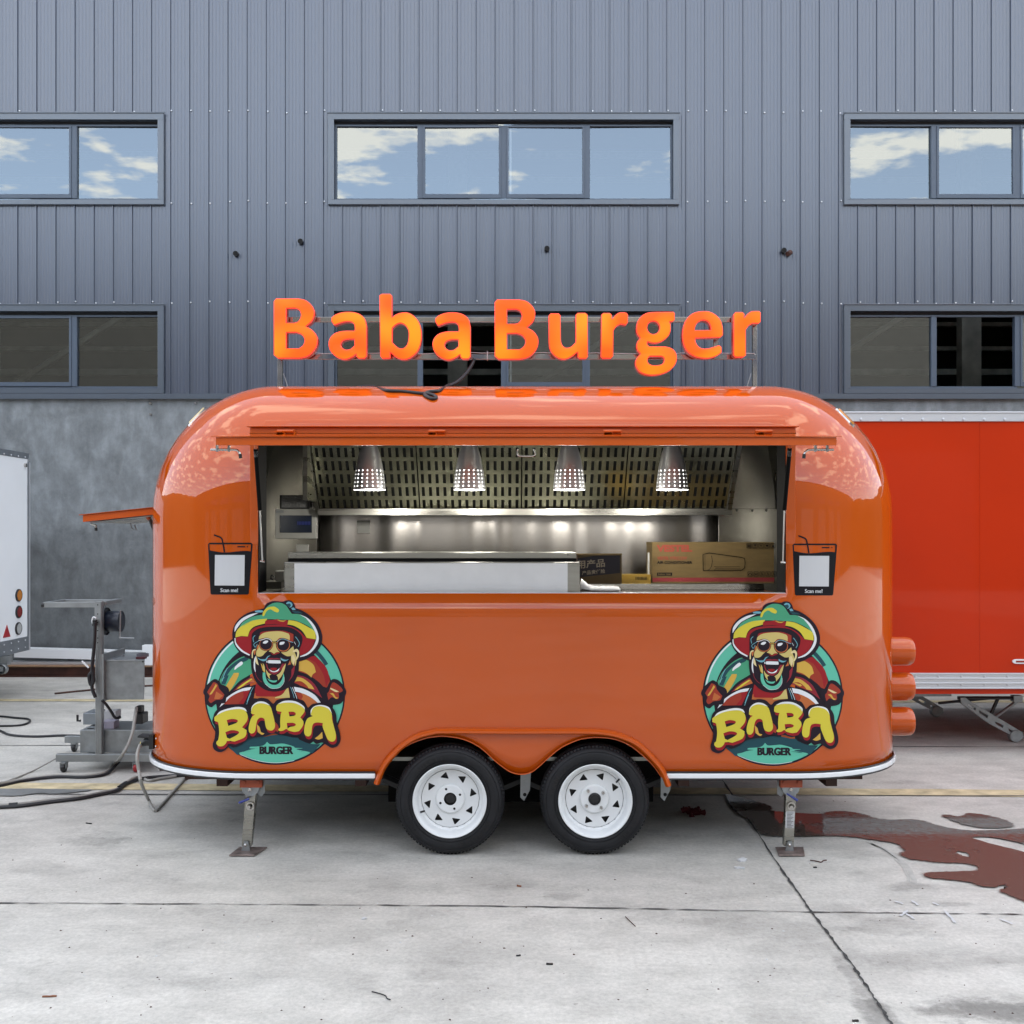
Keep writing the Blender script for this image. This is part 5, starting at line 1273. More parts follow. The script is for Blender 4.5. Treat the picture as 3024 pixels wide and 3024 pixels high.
    hl('910 1300, 940 1420, 1020 1530, 1095 1590', 1.5, 'e_bred')
    e('1022 835!, 1046 800, 1052 740!, 1056 800, 1040 890, 990 960!, 1020 900!', 'e_bred')
    # ears and hair glints
    h('805 900!, 810 740, 850 660, 920 640!, 915 690!, 860 700, 840 780, 835 905!', 'e_cream'); h('860 700, 900 680, 920 690, 900 800, 870 790', 'e_or')
    e('1035 640!, 1075 618, 1100 650, 1095 700, 1075 735!, 1060 730!, 1078 690, 1075 650, 1040 655', 'e_cream')
    hl('905 255, 845 320, 850 400, 868 450', 1.8, 'e_sky'); hl('1000 410, 880 490, 870 540, 910 590, 960 500', 1.6, 'e_sky')
    el('1062 492, 1090 530, 1104 565, 1088 598', 1.9, 'e_sky'); el('1050 545, 1065 575', 1.2, 'e_white')
    # glasses
    p.poly([[Hm(*q) for q in ell(1215, 510, 205, 190, 30)]], 'e_dark'); p.poly([[Hm(*q) for q in ell(1215, 510, 190, 178, 30)]], 'e_or'); p.poly([[Hm(*q) for q in ell(1212, 505, 172, 160, 30)]], 'e_dark')
    p.poly([[Hm(*q) for q in ell(1705, 535, 205, 200, 30)]], 'e_dark'); p.poly([[Hm(*q) for q in ell(1705, 535, 192, 185, 30)]], 'e_or'); p.poly([[Hm(*q) for q in ell(1705, 525, 172, 166, 30)]], 'e_dark')
    hl('1000 400, 1120 375, 1220 345, 1320 370, 1380 430', 1.8, 'e_white'); hl('1530 440, 1600 375, 1700 358, 1800 385, 1900 430, 1990 460', 1.8, 'e_sky')
    hl('1385 450, 1450 440, 1520 455', 3.2, 'e_dark'); hl('1385 455, 1450 450, 1515 458', 1.5, 'e_oy')
    h('1120 470, 1180 410, 1260 405, 1270 440, 1200 490', 'e_white'); h('1600 510, 1620 450, 1720 435, 1745 460, 1700 510, 1630 525', 'e_white')
    # moustache, mouth, beard
    h('955 870!, 1060 880, 1180 860, 1280 780, 1440 830!, 1560 780, 1680 840, 1800 870, 1900 855!, 1870 950, 1800 1010, 1700 1010, 1600 960!, 1240 960!, 1180 1000, 1080 1000, 1000 940', 'e_dark')
    h('960 880!, 1050 930, 1140 935, 1200 925, 1260 850, 1345 822!, 1270 880, 1220 965, 1140 990, 1060 965, 1000 925', 'e_sky'); h('1630 890!, 1700 930, 1780 950, 1865 935!, 1800 980, 1720 990, 1640 950', 'e_sky')
    h('1240 925!, 1290 905, 1400 900, 1440 910, 1520 900, 1640 925!, 1630 940!, 1250 940!', 'e_bred')
    h('1060 1040!, 1120 1130, 1190 1320!, 1120 1260, 1080 1120!', 'e_oy'); h('1120 1040!, 1170 1130, 1190 1300!, 1140 1240!', 'e_skin')
    h('1210 1060!, 1680 1060!, 1770 1080, 1640 1240, 1520 1350, 1440 1370, 1340 1330, 1250 1210', 'e_bred')
    h('1230 1040!, 1700 1020!, 1610 1180, 1530 1260, 1440 1275, 1350 1250, 1270 1180', 'e_dark')
    h('1268 975!, 1320 960, 1620 968!, 1630 1030, 1600 1055, 1320 1050, 1270 1040!', 'e_white'); h('1225 990, 1250 975, 1255 1025, 1232 1030', 'e_white')
    h('1330 1185!, 1440 1175, 1530 1190!, 1500 1240, 1430 1260, 1370 1240', 'e_red'); h('1300 1220!, 1380 1265, 1460 1275, 1550 1230, 1600 1180!, 1560 1270, 1450 1305, 1350 1280', 'e_white')
    h('1210 1220!, 1280 1320, 1370 1370!, 1310 1400, 1330 1500!, 1280 1450, 1230 1350', 'e_skin'); h('1510 1390!, 1620 1310, 1700 1160, 1780 1050!, 1750 1200, 1680 1380, 1560 1540!, 1550 1440', 'e_skin')
    h('1120 1310!, 1190 1310!, 1215 1480, 1290 1610, 1420 1665, 1540 1650, 1640 1560, 1690 1440, 1705 1320!, 1735 1450, 1710 1600, 1600 1730, 1470 1765, 1340 1750, 1180 1630, 1120 1480', 'e_teal')
    h('1250 1470!, 1330 1520, 1430 1545, 1540 1530!, 1490 1590, 1400 1595, 1310 1560', 'e_teal'); hl('1190 1640, 1340 1755, 1470 1768, 1610 1735, 1720 1600, 1730 1440', 1.0, 'e_white')
    # big word : dark block, red drop, white glint, yellow letters
    e('208 1330, 232 1268, 300 1225, 450 1198, 545 1210, 590 1208, 622 1165, 690 1128, 775 1140, 832 1188, 870 1150, 960 1130, 1085 1145, 1165 1192, 1196 1232, 1262 1186, 1360 1182, 1440 1222, 1482 1290, 1492 1380, 1520 1480, 1530 1560, 1500 1625, 1440 1645, 1390 1620, 1340 1590, 1280 1605, 1235 1572, 1180 1572, 1135 1545, 1110 1512, 1040 1522, 960 1500, 900 1515, 840 1498, 760 1522, 700 1530, 610 1545, 560 1565, 500 1612, 420 1642, 375 1625, 335 1668, 280 1690, 220 1665, 203 1610, 225 1540, 228 1440, 200 1375', 'e_dark')
    LT = [('222 1350, 232 1318, 330 1266, 450 1243, 532 1254, 566 1310, 558 1370, 508 1432!, 556 1462!, 550 1512, 520 1545, 430 1580!, 385 1572!, 350 1575!, 340 1600, 310 1626, 268 1628, 243 1605, 245 1580, 262 1560, 272 1480, 264 1400, 256 1378, 225 1366',
           ('350 1358!, 400 1345, 452 1352, 465 1370, 440 1392, 365 1418!', '335 1482!, 400 1462, 462 1470, 478 1490, 445 1518, 380 1552!, 352 1540!')),
          ('602 1275, 622 1215, 680 1184, 745 1188, 800 1215, 822 1275, 845 1370, 850 1425, 832 1458, 800 1466, 765 1448, 750 1405, 742 1352, 722 1334, 692 1334, 668 1358, 655 1405, 645 1470, 615 1497, 585 1485, 577 1440, 590 1375, 612 1325, 642 1300!, 612 1292', ()),
          ('862 1238, 878 1196, 960 1176, 1060 1184, 1140 1225, 1157 1268, 1112 1330!, 1145 1372, 1138 1420, 1100 1472!, 1050 1480, 990 1466!, 968 1448, 935 1466, 895 1470, 885 1452!, 905 1432, 904 1370, 910 1300, 920 1272!, 872 1262',
           ('990 1270!, 1045 1272, 1066 1292, 1052 1312, 1000 1320!', '972 1388!, 1035 1385, 1066 1402, 1052 1420, 1005 1430, 980 1448!')),
          ('1222 1292, 1250 1228, 1320 1212, 1400 1238, 1437 1290, 1442 1350, 1465 1440, 1482 1510, 1475 1562, 1440 1582, 1400 1560, 1372 1500, 1346 1430, 1346 1388!, 1290 1382, 1250 1394, 1235 1430, 1226 1500, 1200 1526, 1165 1515, 1152 1470, 1165 1390, 1190 1340, 1242 1316!, 1225 1305', ())]
    def shift(s_, a, c):
        return ', '.join('%g %g%s' % (float(q.split()[0]) + a, float(q.split()[1].rstrip('!')) + c, '!' if q.strip().endswith('!') else '') for q in s_.split(','))
    for s_, hs in LT: e(shift(s_, 10, 30), 'e_red', [shift(q, 10, 30) for q in hs])
    e('845 1370!, 880 1410, 892 1450!, 875 1480, 835 1440!', 'e_brick'); e('660 1400!, 690 1430, 705 1480, 742 1495!, 715 1510, 670 1480!', 'e_oy'); e('1340 1480!, 1300 1520, 1262 1548!, 1300 1560, 1345 1545!', 'e_oy')
    for k_, (s_, hs) in enumerate(LT):
        e({0: '238 1316!, 290 1262, 440 1222, 530 1232, 560 1270!, 520 1256, 440 1246, 300 1285!', 1: '602 1285!, 612 1215, 670 1168, 740 1168, 800 1205!, 740 1190, 680 1188, 628 1222!', 2: '880 1190!, 950 1158, 1060 1162, 1150 1215, 1158 1262!, 1130 1225, 1060 1190, 960 1180!', 3: '1222 1310!, 1222 1255, 1260 1214, 1330 1200, 1410 1225, 1440 1290!, 1400 1245, 1320 1218, 1252 1235!'}[k_], 'e_white')
        e(s_, 'e_yel', hs)
    o = p.build('emblem', tr); o['label'] = label
    return o
emblem(0, 0, 'left round emblem of a laughing man in a wide hat over the word BABA')
emblem(1470.5, 3.5, 'right round emblem of a laughing man in a wide hat over the word BABA')

def cup(dx, dy, label):
    K = lambda u, v: (580 + u * .12937 + dx, 1540 + v * .12937 + dy)
    p = Print(lambda x, y, l: surf(x, y, .0008 + l), split=list(range(600, 724, 8)) + list(range(2370, 2500, 8)), step=.00025)
    q = lambda s_: [K(*v) for v in C(s_, 4)]
    p.poly([q('265 520!, 300 484!, 1250 484!, 1285 520!, 1195 1645!, 1170 1668!, 345 1668!, 320 1640!'),
            q('298 522!, 1242 522!, 1236 680!, 1130 672, 960 680, 780 700, 600 705, 420 682, 305 655!')], 'ink')
    p.line([K(*v) for v in C('400 305, 490 340, 550 365, 585 410, 600 480, 620 580, 640 700', 5, False)], 4.4, 'ink')
    p.line([K(*v) for v in ((935, 577), (1112, 577))], 3.6, 'ink'); p.poly([q('1145 577!, 1165 560!, 1186 577!, 1165 594!')], 'ink')
    p.poly([q('424 764!, 1104 766!, 1094 1464!, 415 1460!')], 'paper')
    a, c = K(550, 1525), K(948, 1612)
    for o_ in (-.35, .35): p.text('Scan me!', a[0] + o_, a[1], c[0] + o_, c[1], 'paper', .01)
    o = p.build('cup_sign', tr); o['label'] = label
cup(0, 0, 'left cup-shaped sticker reading Scan me!'); cup(1726, 2.5, 'right cup-shaped sticker reading Scan me!')

# ------------------------------------------------------------------ illuminated roof sign
YS = 6.0
sg = thing('roof_sign', 'glowing orange letters reading Baba Burger on a steel frame above the trailer roof', 'sign', (.04, YS + .05, 2.52))
def sign_mat():
    m = bpy.data.materials.new('lit_letter_face'); m.use_nodes = True; t = m.node_tree; p = t.nodes['Principled BSDF']
    p.inputs['Base Color'].default_value = (.25, .02, .004, 1); p.inputs['Specular IOR Level'].default_value = .12; p.inputs['Roughness'].default_value = .45
    tc = t.nodes.new('ShaderNodeTexCoord'); n = t.nodes.new('ShaderNodeTexNoise'); n.inputs['Scale'].default_value = 4.2; n.inputs['Detail'].default_value = 0
    r = t.nodes.new('ShaderNodeValToRGB'); e = r.color_ramp.elements
    e[0].position = .34; e[0].color = (1.0, .085, .008, 1); e[1].position = .74; e[1].color = (1.0, .235, .01, 1)
    q = e.new(.5); q.color = (1.0, .14, .008, 1)
    t.links.new(tc.outputs['Object'], n.inputs['Vector']); t.links.new(n.outputs['Fac'], r.inputs[0]); t.links.new(r.outputs[0], p.inputs['Emission Color'])
    p.inputs['Emission Strength'].default_value = .31
    return m
M['lit'] = sign_mat()
M['litrim'] = mat('lit_letter_rim', (.8, .05, .02), .35, emit=(1, .05, .03), es=.24)
M['ret'] = mat('letter_return', (.55, .20, .16), .22, .9, emit=(1, .03, .01), es=.03)  # red tint and faint glow put in as the lit faces' reflection
def letter(ch, ox, oy, outer, holes=(), dx=0, dy=0):
    s_ = 300 / 1932
    def cv(q): return [(ox + u * s_ + dx, oy + v * s_ + dy) for u, v in C(q, 5)]
    lo = [cv(outer)] + [cv(h_) if isinstance(h_, str) else [(ox + u*s_ + dx, oy + v*s_ + dy) for u, v in h_] for h_ in holes]
    def inset(l, d, sign):
        a = sum(l[i][0]*l[(i+1) % len(l)][1] - l[(i+1) % len(l)][0]*l[i][1] for i in range(len(l))) ; o = []; n = len(l)
        for i in range(n):
            p0, p2 = l[i-1], l[(i+1) % n]; ex, ey = p2[0]-p0[0], p2[1]-p0[1]; q = math.hypot(ex, ey) or 1
            k = d * sign * (1 if a > 0 else -1); o.append((l[i][0] - ey/q*k, l[i][1] + ex/q*k))
        return o
    inn = [inset(l, 2.0, 1 if i == 0 else -1) for i, l in enumerate(lo)]
    fr = lambda u, v, k: W(u, v, YS) if k == 0 else Vector((X(u, YS), YS + .062, Z(v, YS)))
    b = MB(); b.prism(lo, lambda u, v, k: Vector((X(u, YS), YS + (.004 if k == 0 else .062), Z(v, YS))), 1)
    root = b.build('letter', ['ret', 'ret'], sg, label='letter ' + ch, fixn=True, sharp=50)
    b = MB()
    flat = [p for l in inn for p in l]; b.add([W(p[0], p[1], YS) for p in flat], tessellate_polygon([[Vector((p[0], p[1], 0)) for p in l] for l in inn]), 0)
    for l, i_ in zip(lo, inn):
        n = len(l); b.add([Vector((X(p[0], YS), YS + .003, Z(p[1], YS))) for p in l] + [W(p[0], p[1], YS) for p in i_], [(i, (i+1) % n, n + (i+1) % n, n + i) for i in range(n)], 1, True)
        b.add([Vector((X(p[0], YS), YS + .003, Z(p[1], YS))) for p in l] + [Vector((X(p[0], YS), YS + .016, Z(p[1], YS))) for p in l], [(i, (i+1) % n, n + (i+1) % n, n + i) for i in range(n)], 1, True)
    b.build('letter_face', ['lit', 'litrim'], root, fixn=False)
    return root
Bo = '52 190!, 100 135!, 510 135!, 650 165, 760 250, 818 350, 822 450, 780 560, 690 648!, 662 664!, 790 740, 870 850, 885 960, 850 1080, 760 1190, 650 1252, 520 1275!, 130 1275!, 52 1210!'
Bh = ('290 320!, 450 320!, 530 350, 568 430, 555 515, 505 580, 440 600!, 290 600!', '290 780!, 470 780!, 570 815, 630 890, 632 970, 600 1035, 530 1085!, 290 1085!')
ao = '1200 645!, 1152 570, 1155 500, 1230 440, 1340 402, 1460 390, 1590 400, 1700 440, 1785 525, 1822 660!, 1822 1225!, 1780 1275!, 1670 1280!, 1625 1240!, 1622 1190!, 1540 1252, 1420 1295, 1310 1280, 1200 1215, 1118 1110, 1095 990, 1125 885, 1210 800, 1330 760, 1440 750!, 1595 750!, 1585 640, 1540 590, 1460 575, 1350 592, 1260 625'
ah = ('1585 908!, 1460 910!, 1370 938, 1330 1000, 1345 1062, 1400 1105, 1455 1110, 1520 1092, 1588 1032!',)
letter('B', 800, 860, Bo, Bh); letter('a', 800, 860, ao, ah)
letter('b', 1100, 860, '130 80!, 175 48!, 335 48!, 370 85!, 370 500!, 440 442, 550 405, 680 408, 800 480, 890 600, 930 760, 925 950, 870 1120, 770 1230, 650 1292, 530 1290, 430 1240, 335 1155!, 335 1270!, 190 1280!, 145 1230!',
       ('375 700!, 440 640, 520 606, 595 628, 650 685, 684 770, 684 900, 662 1000, 610 1068, 540 1088, 470 1060, 375 970!',))
letter('a', 800, 860, ao, ah, 307, 1.6)
letter('B', 800, 860, Bo, Bh, 652.5, 3.0)
letter('u', 1440, 860, '1160 460!, 1200 420!, 1350 420!, 1388 460!, 1392 900!, 1405 990, 1455 1060, 1515 1075, 1590 1050, 1675 970!, 1675 445!, 1715 410!, 1860 410!, 1905 450!, 1908 1240!, 1870 1280!, 1750 1280!, 1715 1250!, 1715 1150!, 1600 1240, 1480 1290, 1360 1278, 1250 1205, 1180 1090, 1162 960!')
ro = '360 445!, 400 412!, 520 412!, 560 450!, 562 535!, 625 455, 700 405, 790 398!, 845 412!, 868 450!, 865 590!, 825 642!, 730 622!, 650 665, 590 745!, 585 1230!, 540 1275!, 385 1275!, 350 1240!'
letter('r', 1720, 860, ro)
letter('g', 1720, 860, '1735 390!, 1758 420!, 1755 540!, 1715 580!, 1655 577!, 1680 650, 1670 780, 1610 880, 1500 958, 1400 985, 1310 980, 1240 955!, 1232 1010!, 1270 1047!, 1580 1050!, 1700 1085, 1778 1170, 1797 1290, 1760 1400, 1670 1500, 1540 1565, 1380 1595, 1220 1585, 1090 1530, 1018 1430, 1006 1340, 1040 1260, 1105 1190!, 1042 1110, 1030 1020, 1050 950, 1100 890!, 1040 800, 1026 690, 1052 570, 1130 465, 1250 405, 1400 392!',
       (ell(1350, 690, 118, 124, 28), '1285 1235!, 1500 1235!, 1548 1265, 1552 1325, 1520 1380, 1440 1405, 1330 1405, 1262 1370, 1240 1320, 1252 1268'))
letter('e', 1980, 860, '1000 830!, 950 878!, 470 890!, 482 965, 525 1040, 600 1085, 700 1088, 800 1065, 925 1025!, 970 1060!, 972 1165!, 880 1228, 760 1268, 640 1275, 480 1245, 340 1160, 262 1040, 228 880, 242 690, 305 530, 420 422, 560 382, 720 382, 850 440, 950 545, 995 690',
       ('460 740!, 480 650, 540 578, 620 548, 700 568, 752 632, 775 735!',))
letter('r', 1980, 860, '1200 440!, 1240 395!, 1370 395!, 1408 430!, 1400 512!, 1465 432, 1550 380, 1690 375!, 1720 410!, 1715 580!, 1680 612!, 1560 610!, 1490 655, 1435 730!, 1437 1215!, 1390 1252!, 1240 1252!, 1200 1215!')
YR = YS + .085
b = MB(); b.box(X(820, YR), X(2236, YR), YR, YR + .025, Z(951, YR), Z(936, YR)); b.box(X(820, YR), X(2236, YR), YR, YR + .025, Z(1061, YR), Z(1046, YR)); b.build('cross_rail', 'chrome', sg, bevel=.0015)
for a, c, t_ in ((819, 833, 1060), (2223, 2236, 950)):
    b = MB(); b.box(X(a, YR), X(c, YR), YR + .001, YR + .027, 2.50, Z(t_, YR)); b.build('sign_post', 'chrome', sg, bevel=.0015)
for a, c in ((819, 833), (2110, 2124)):
    MB().box(X(a, YR), X(c, YR), YR + .027, YR + .045, Z(1058, YR), Z(940, YR)).build('frame_upright', 'chrome', sg)
for p0, p1 in (((837, 1103), (851, 1146)), ((2218, 1103), (2205, 1146))):
    MB().tube([W(*p0, YR), W(*p1, YR)], .003, 6).tube([W(p1[0], p1[1], YR), W(p1[0], p1[1] - 2, YR)], .006, 6, ).build('brace_wire', 'galv', sg)
rnd = random.Random(2)
MB().tube(P3([Vector((X(u, YR), YR - .004, Z(1044 + rnd.uniform(-2.4, 1.2), YR))) for u in range(850, 2235, 26)], 2), .0022, 5).build('wiring', 'paper', sg)
MB().box(X(1438, YR), X(1440.5, YR), YR - .006, YR + .03, Z(1063, YR), Z(1036, YR)).build('cable_tie', 'paper', sg)
sf_ = lambda u, v: surf(u, v, .012)
o = MB().tube(P3([W(1400, 1060, 6.05), W(1394, 1076, 6.04), W(1372, 1108, 6.0), W(1345, 1131, 5.96), W(1322, 1140, 5.92), sf_(1298, 1154), sf_(1268, 1157), sf_(1254, 1164), sf_(1262, 1172), sf_(1278, 1178), sf_(1288, 1174), sf_(1280, 1167),
                 sf_(1258, 1163), sf_(1235, 1161), sf_(1190, 1156), sf_(1140, 1153), W(1095, 1142, 5.92), W(1062, 1143, 6.0), W(1046, 1150, 6.08)], 5), .0105, 10).build('power_cable', 'cable')
o['label'] = 'thick black cable looping over the trailer roof up to the glowing letters'; o['category'] = 'cable'

# ------------------------------------------------------------------ red box trailer on the right
rt = thing('red_box_trailer', 'large red box trailer with silver edge rails parked behind the food trailer', 'trailer', (5, 7.8, 0))
yR = 7.8; xL, xR_ = 2.40, 7.4
zr0, zr1 = Z(1992, yR), Z(1244, yR)
b = MB()
xs = [xL, X(2893, yR)] + [X(2893, yR) + 1.22 * k for k in (1, 2)] + [xR_]
for i in range(len(xs) - 1):
    MB().box(xs[i] + .0005, xs[i+1] - .0005, yR, yR + .02, zr0, zr1).build('side_panel', 'redtr', rt, bevel=.001)
b = MB(); b.box(xL + .004, xR_ - .004, yR + .006, yR + 2.1, zr0 - .15, zr1 + .07); b.build('body_box', 'redtr', rt)
b = MB(); b.box(xL - .01, xR_ + .01, yR - .014, yR + .03, zr1 - .002, Z(1216, yR)); b.box(xL - .01, xR_ + .01, yR - .022, yR + .03, Z(1221, yR), Z(1216, yR)); b.build('top_rail', 'alu', rt, bevel=.003)
b = MB(); zz0, zz1 = Z(2031, yR), Z(1989, yR)
for k in range(4):
    z = zz0 + (zz1 - zz0) * k / 3
    b.box(xL - .01, xR_ + .01, yR - .020, yR, z - .006, z + .006)
b.box(xL - .01, xR_ + .01, yR - .010, yR + .01, zz0, zz1); b.build('bottom_rail', 'alu', rt, bevel=.002)
b = MB()
for k in range(-6, 14):
    px = 2702 + k * 68; b.lathe([(.0105, 0), (.009, -.006), (.0001, -.008)], 10, (X(px, yR), yR - .010, Z(1998, yR))); b.lathe([(.0105, 0), (.009, -.006), (.0001, -.008)], 10, (X(px, yR), yR - .010, Z(2021, yR)))
    b.lathe([(.012, 0), (.010, -.008), (.0001, -.010)], 10, (X(2541 + k * 60.5, yR), yR - .014, Z(1239, yR)))
b.build('rivets', 'alu', rt, kind='stuff')
b = MB(); b.box(xL, xR_, yR + .03, yR + .09, Z(2049, yR), zz0 - .006); b.box(xL, xR_, yR + 1.9, yR + 1.96, .36, .46); b.build('floor_frame', 'galv', rt)
b = MB(); b.add([(xL - .1, 8.6, .42), (3.6, 8.32, .42), (3.6, 8.40, .42), (xL - .1, 8.68, .42), (xL - .1, 8.6, .30), (3.6, 8.32, .36), (3.6, 8.40, .36), (xL - .1, 8.68, .30)], [(0, 1, 2, 3), (4, 7, 6, 5), (0, 4, 5, 1), (1, 5, 6, 2), (2, 6, 7, 3), (3, 7, 4, 0)]); b.build('draw_bar', 'galv', rt)
b = MB()
for x in (6.2,): b.lathe([(.19, 0), (.25, -.005), (.30, .03), (.30, .15), (.25, .18)], 40, (x, 8.35, .30)); b.disc(.2, .01, 30, (x, 8.35, .30), mi=1)
b.build('wheel', ['rubber', 'rim'], rt)
def scissor(dy, s_, label):
    Yj = 8.23 + dy; k_ = 8.23 / Yj
    def J(u, v): return (X(2400 + u * .32298, 8.23), Z(1940 + v * .32298, 8.23))
    jr = bpy.data.objects.new('support_leg', None); COL.objects.link(jr); jr.parent = rt; jr.location = Vector((3.9, Yj, 0)) - rt.location; jr['label'] = label
    of = s_
    def M2(u, v): a, c = J(u, v); return (a + of, c)
    b = MB()
    lo = [M2(*q) for q in ((1350, 375), (1400, 372), (1420, 392), (1920, 690), (1930, 735), (1900, 760), (1610, 608), (1360, 425))]
    hl_ = [[M2(*q) for q in h_] for h_ in (((1420, 425), (1495, 468), (1488, 490), (1422, 448)), ((1520, 485), (1605, 535), (1598, 562), (1525, 515)), ((1670, 590), (1745, 625), (1740, 650), (1672, 612)), ((1790, 655), (1865, 690), (1858, 712), (1792, 675)))]
    b.prism([lo] + hl_, lambda u, v, k: (u, Yj + .035 * k, v)); b.build('leg_arm', 'galv', jr)
    b = MB(); q = lambda u, v: Vector((M2(u, v)[0], Yj + .03, M2(u, v)[1]))
    b.tube([q(1165, 428), q(1720, 375)], .011, 8, mi=1); b.tube([q(1715, 372), q(1640, 540)], .014, 8, mi=1); b.tube([q(1905, 395), q(1640, 590)], .014, 8)
    b.box(M2(1840, 0)[0], M2(1920, 0)[0], Yj, Yj + .06, M2(0, 415)[1], M2(0, 355)[1]); b.tube([q(1340, 380), q(1860, 380)], .014, 8, mi=1)
    b.build('strut_bars', ['galv', 'blackp'], jr)
    a, c = M2(1855, 722); b = MB(); b.lathe([(.0001, 0), (.045, 0), (.05, .006), (.05, .05), (.045, .056), (.0001, .056)], 24, (a, Yj - .01, .051)); b.build('foot_roller', 'galv', jr)
scissor(0, 0, 'near folding support leg with slotted arm'); scissor(1.15, -.16, 'far folding support leg with slotted arm')
b = MB(); q = W(3012, 1953, yR - .004); L_ = .045
b.prism([[(q.x + (L_ * .9 + .02) * (1 if math.cos(a) > 0 else -1) * abs(math.cos(a)) ** .5, q.z + .018 * math.sin(a)) for a in (2*math.pi*k/24 for k in range(24))]], lambda u, v, k: (u, yR - .014 + .012 * k, v))
b.build('side_light', 'white', rt); MB().box(q.x - .035, q.x + .035, yR - .018, yR - .014, q.z - .007, q.z + .007).build('side_light_lens', 'redl', rt)
b = MB().tube([W(2636, 1688, 7.9), W(2642, 1688, 8.19)], .02, 10); b.build('rubber_buffer', 'blackp', rt)

# ------------------------------------------------------------------ white trailer at the left edge
wt = thing('white_box_trailer', 'white box trailer cut off by the left edge with round lamps and red triangle', 'trailer', (-6.5, 9.8, 0))
xw = -5.17; yw1 = 3 * 5170 / 1429.0; yw0 = 8.5; zw0, zw1 = .45, Z(1338, yw1)
xf = lambda px, dist=None: 3000 * 5.17 / (1512 - px)            # depth at which the face shows at photo column px
b = MB(); b.box(xw - 3.6, xw - .006, yw0, yw1, zw0 + .02, zw1 - .004); b.build('body_box', 'whiteb', wt)
b = MB(); b.box(xw - .006, xw, yw0, yw1 - .02, zw0 + .15, zw1 - .065); b.build('rear_panel', 'whiteb', wt)
b = MB(); b.box(xw - .02, xw + .006, yw0, yw1 + .01, zw1 - .066, zw1); b.box(xw - .02, xw + .008, yw0, yw1 + .01, zw0, zw0 + .15); b.box(xw - .02, xw + .008, yw1 - .02, yw1 + .03, zw0 + .15, zw1 - .09)
b.build('edge_rail', 'alud', wt, bevel=.004)
b = MB(); b.box(xw - .03, xw + .012, yw1 + .004, yw1 + .024, zw0, zw1 - .1); b.build('corner_strip', 'alu', wt)
b = MB()
for k in range(14):
    y = yw1 - .08 - .15 * k
    for z in (zw0 + .04, zw0 + .115, zw1 - .05): b.lathe([(.009, 0), (.007, .006), (.0001, .008)], 8, (xw + .007, y, z), axis='X')
b.build('rivets', 'alu', wt, kind='stuff')
def lampx(px, py, r, mats, name, label=None):
    d = xf(px); z = Z(py, d); b = MB(); b.lathe([(r, -.002), (r, .012), (r * .86, .018)], 28, (xw, d, z), axis='X').disc(r * .86, .013, 28, (xw, d, z), axis='X', mi=1)
    for k in range(-3, 4):
        hh = math.sqrt(max(0, .7 - (k / 4) ** 2)) * r * .85; b.box(xw + .013, xw + .018, d - hh, d + hh, z + k * r * .21 - r * .05, z + k * r * .21 + r * .05, 1)
    b.build(name, mats, wt, label=label or name)
lampx(54, 1758, .066, ['blackp', 'amber'], 'indicator_lamp'); lampx(54, 1807, .066, ['blackp', 'redl'], 'tail_lamp'); lampx(53, 1856, .066, ['blackp', 'wlens'], 'reversing_lamp')
d = xf(20); b = MB(); b.prism([[(xf(8), Z(1884, xf(8))), (xf(30), Z(1880, xf(30))), (xf(20), Z(1845, xf(20)))]], lambda u, v, k: (xw + .004 * (1 - k), u, v)); b.build('triangle_reflector', 'redp', wt)
b = MB(); d = xf(73); b.tube([(xw, d, Z(1374, d)), (xw + .02, d, Z(1374, d))], .022, 12); b.build('top_light', 'chrome', wt)
b = MB(); b.box(xw - 3.4, xw - .03, 9.0, 9.08, .36, .449); b.box(xw - 3.4, xw - .03, 10.5, 10.58, .36, .449); b.box(xw - .25, xw + .06, 10.28, 10.36, .36, .449); b.build('floor_frame', 'galv', wt)
b = MB(); b.lathe([(.045, 0), (.052, .01), (.052, .05), (.045, .06), (.0001, .06)], 24, (xw + .04, 10.2, .33)); b.box(xw - .3, xw + .06, 10.2, 10.24, .31, .36); b.build('stowed_support_leg', 'galv', wt)
b = MB(); b.lathe([(.19, 0), (.25, -.005), (.30, .03), (.30, .15), (.25, .18)], 40, (xw - 1.7, 8.7, .30)); b.disc(.2, .01, 30, (xw - 1.7, 8.7, .30)); b.build('wheel', 'rubber', wt)

# ------------------------------------------------------------------ metal cart beside the trailer
ct = thing('metal_cart', 'tall aluminium-profile cart on castors with tray, reel and steel boxes beside the trailer', 'cart', (-2.8, 7.4, 0))
Dc = 7.2
def cb(name, x0, x1, y0, y1, d0, d1, m, bev=.003, parent=ct):
    return MB().box(X(x0, d0), X(x1, d0), d0, d1, Z(y1, d0), Z(y0, d0)).build(name, m, parent, bevel=bev)
b = MB()
b.box(X(164, Dc), X(470, Dc), Dc, Dc + .045, .072, .125); b.box(X(190, 7.85), X(470, 7.85), 7.85, 7.895, .072, .125); b.box(X(245, Dc), X(245, Dc) + .045, Dc + .045, 7.85, .075, .12)
b.build('base_frame', 'cartm', ct, bevel=.003)
cb('lower_box', 236, 454, 2156, 2223, 7.26, 7.62, 'galv'); cb('control_box', 245, 282, 2106, 2140, 7.42, 7.6, 'alud')
p = MB(); p.box(X(258, 7.3), X(274, 7.3), 7.3, 7.33, Z(2156, 7.26), Z(2156, 7.26) + .004); p.build('socket_slot', 'blackp', ct)
b = MB(); xp0, xp1 = X(281, Dc), X(300, Dc)
b.box(xp0, xp1, Dc, Dc + .045, .125, Z(1776, Dc))
for k in range(3): b.box(xp0 + .004 + k*.0145, xp0 + .0125 + k*.0145, Dc - .003, Dc, .125, Z(1915, Dc))
b.build('post', 'cartm', ct, bevel=.0015)
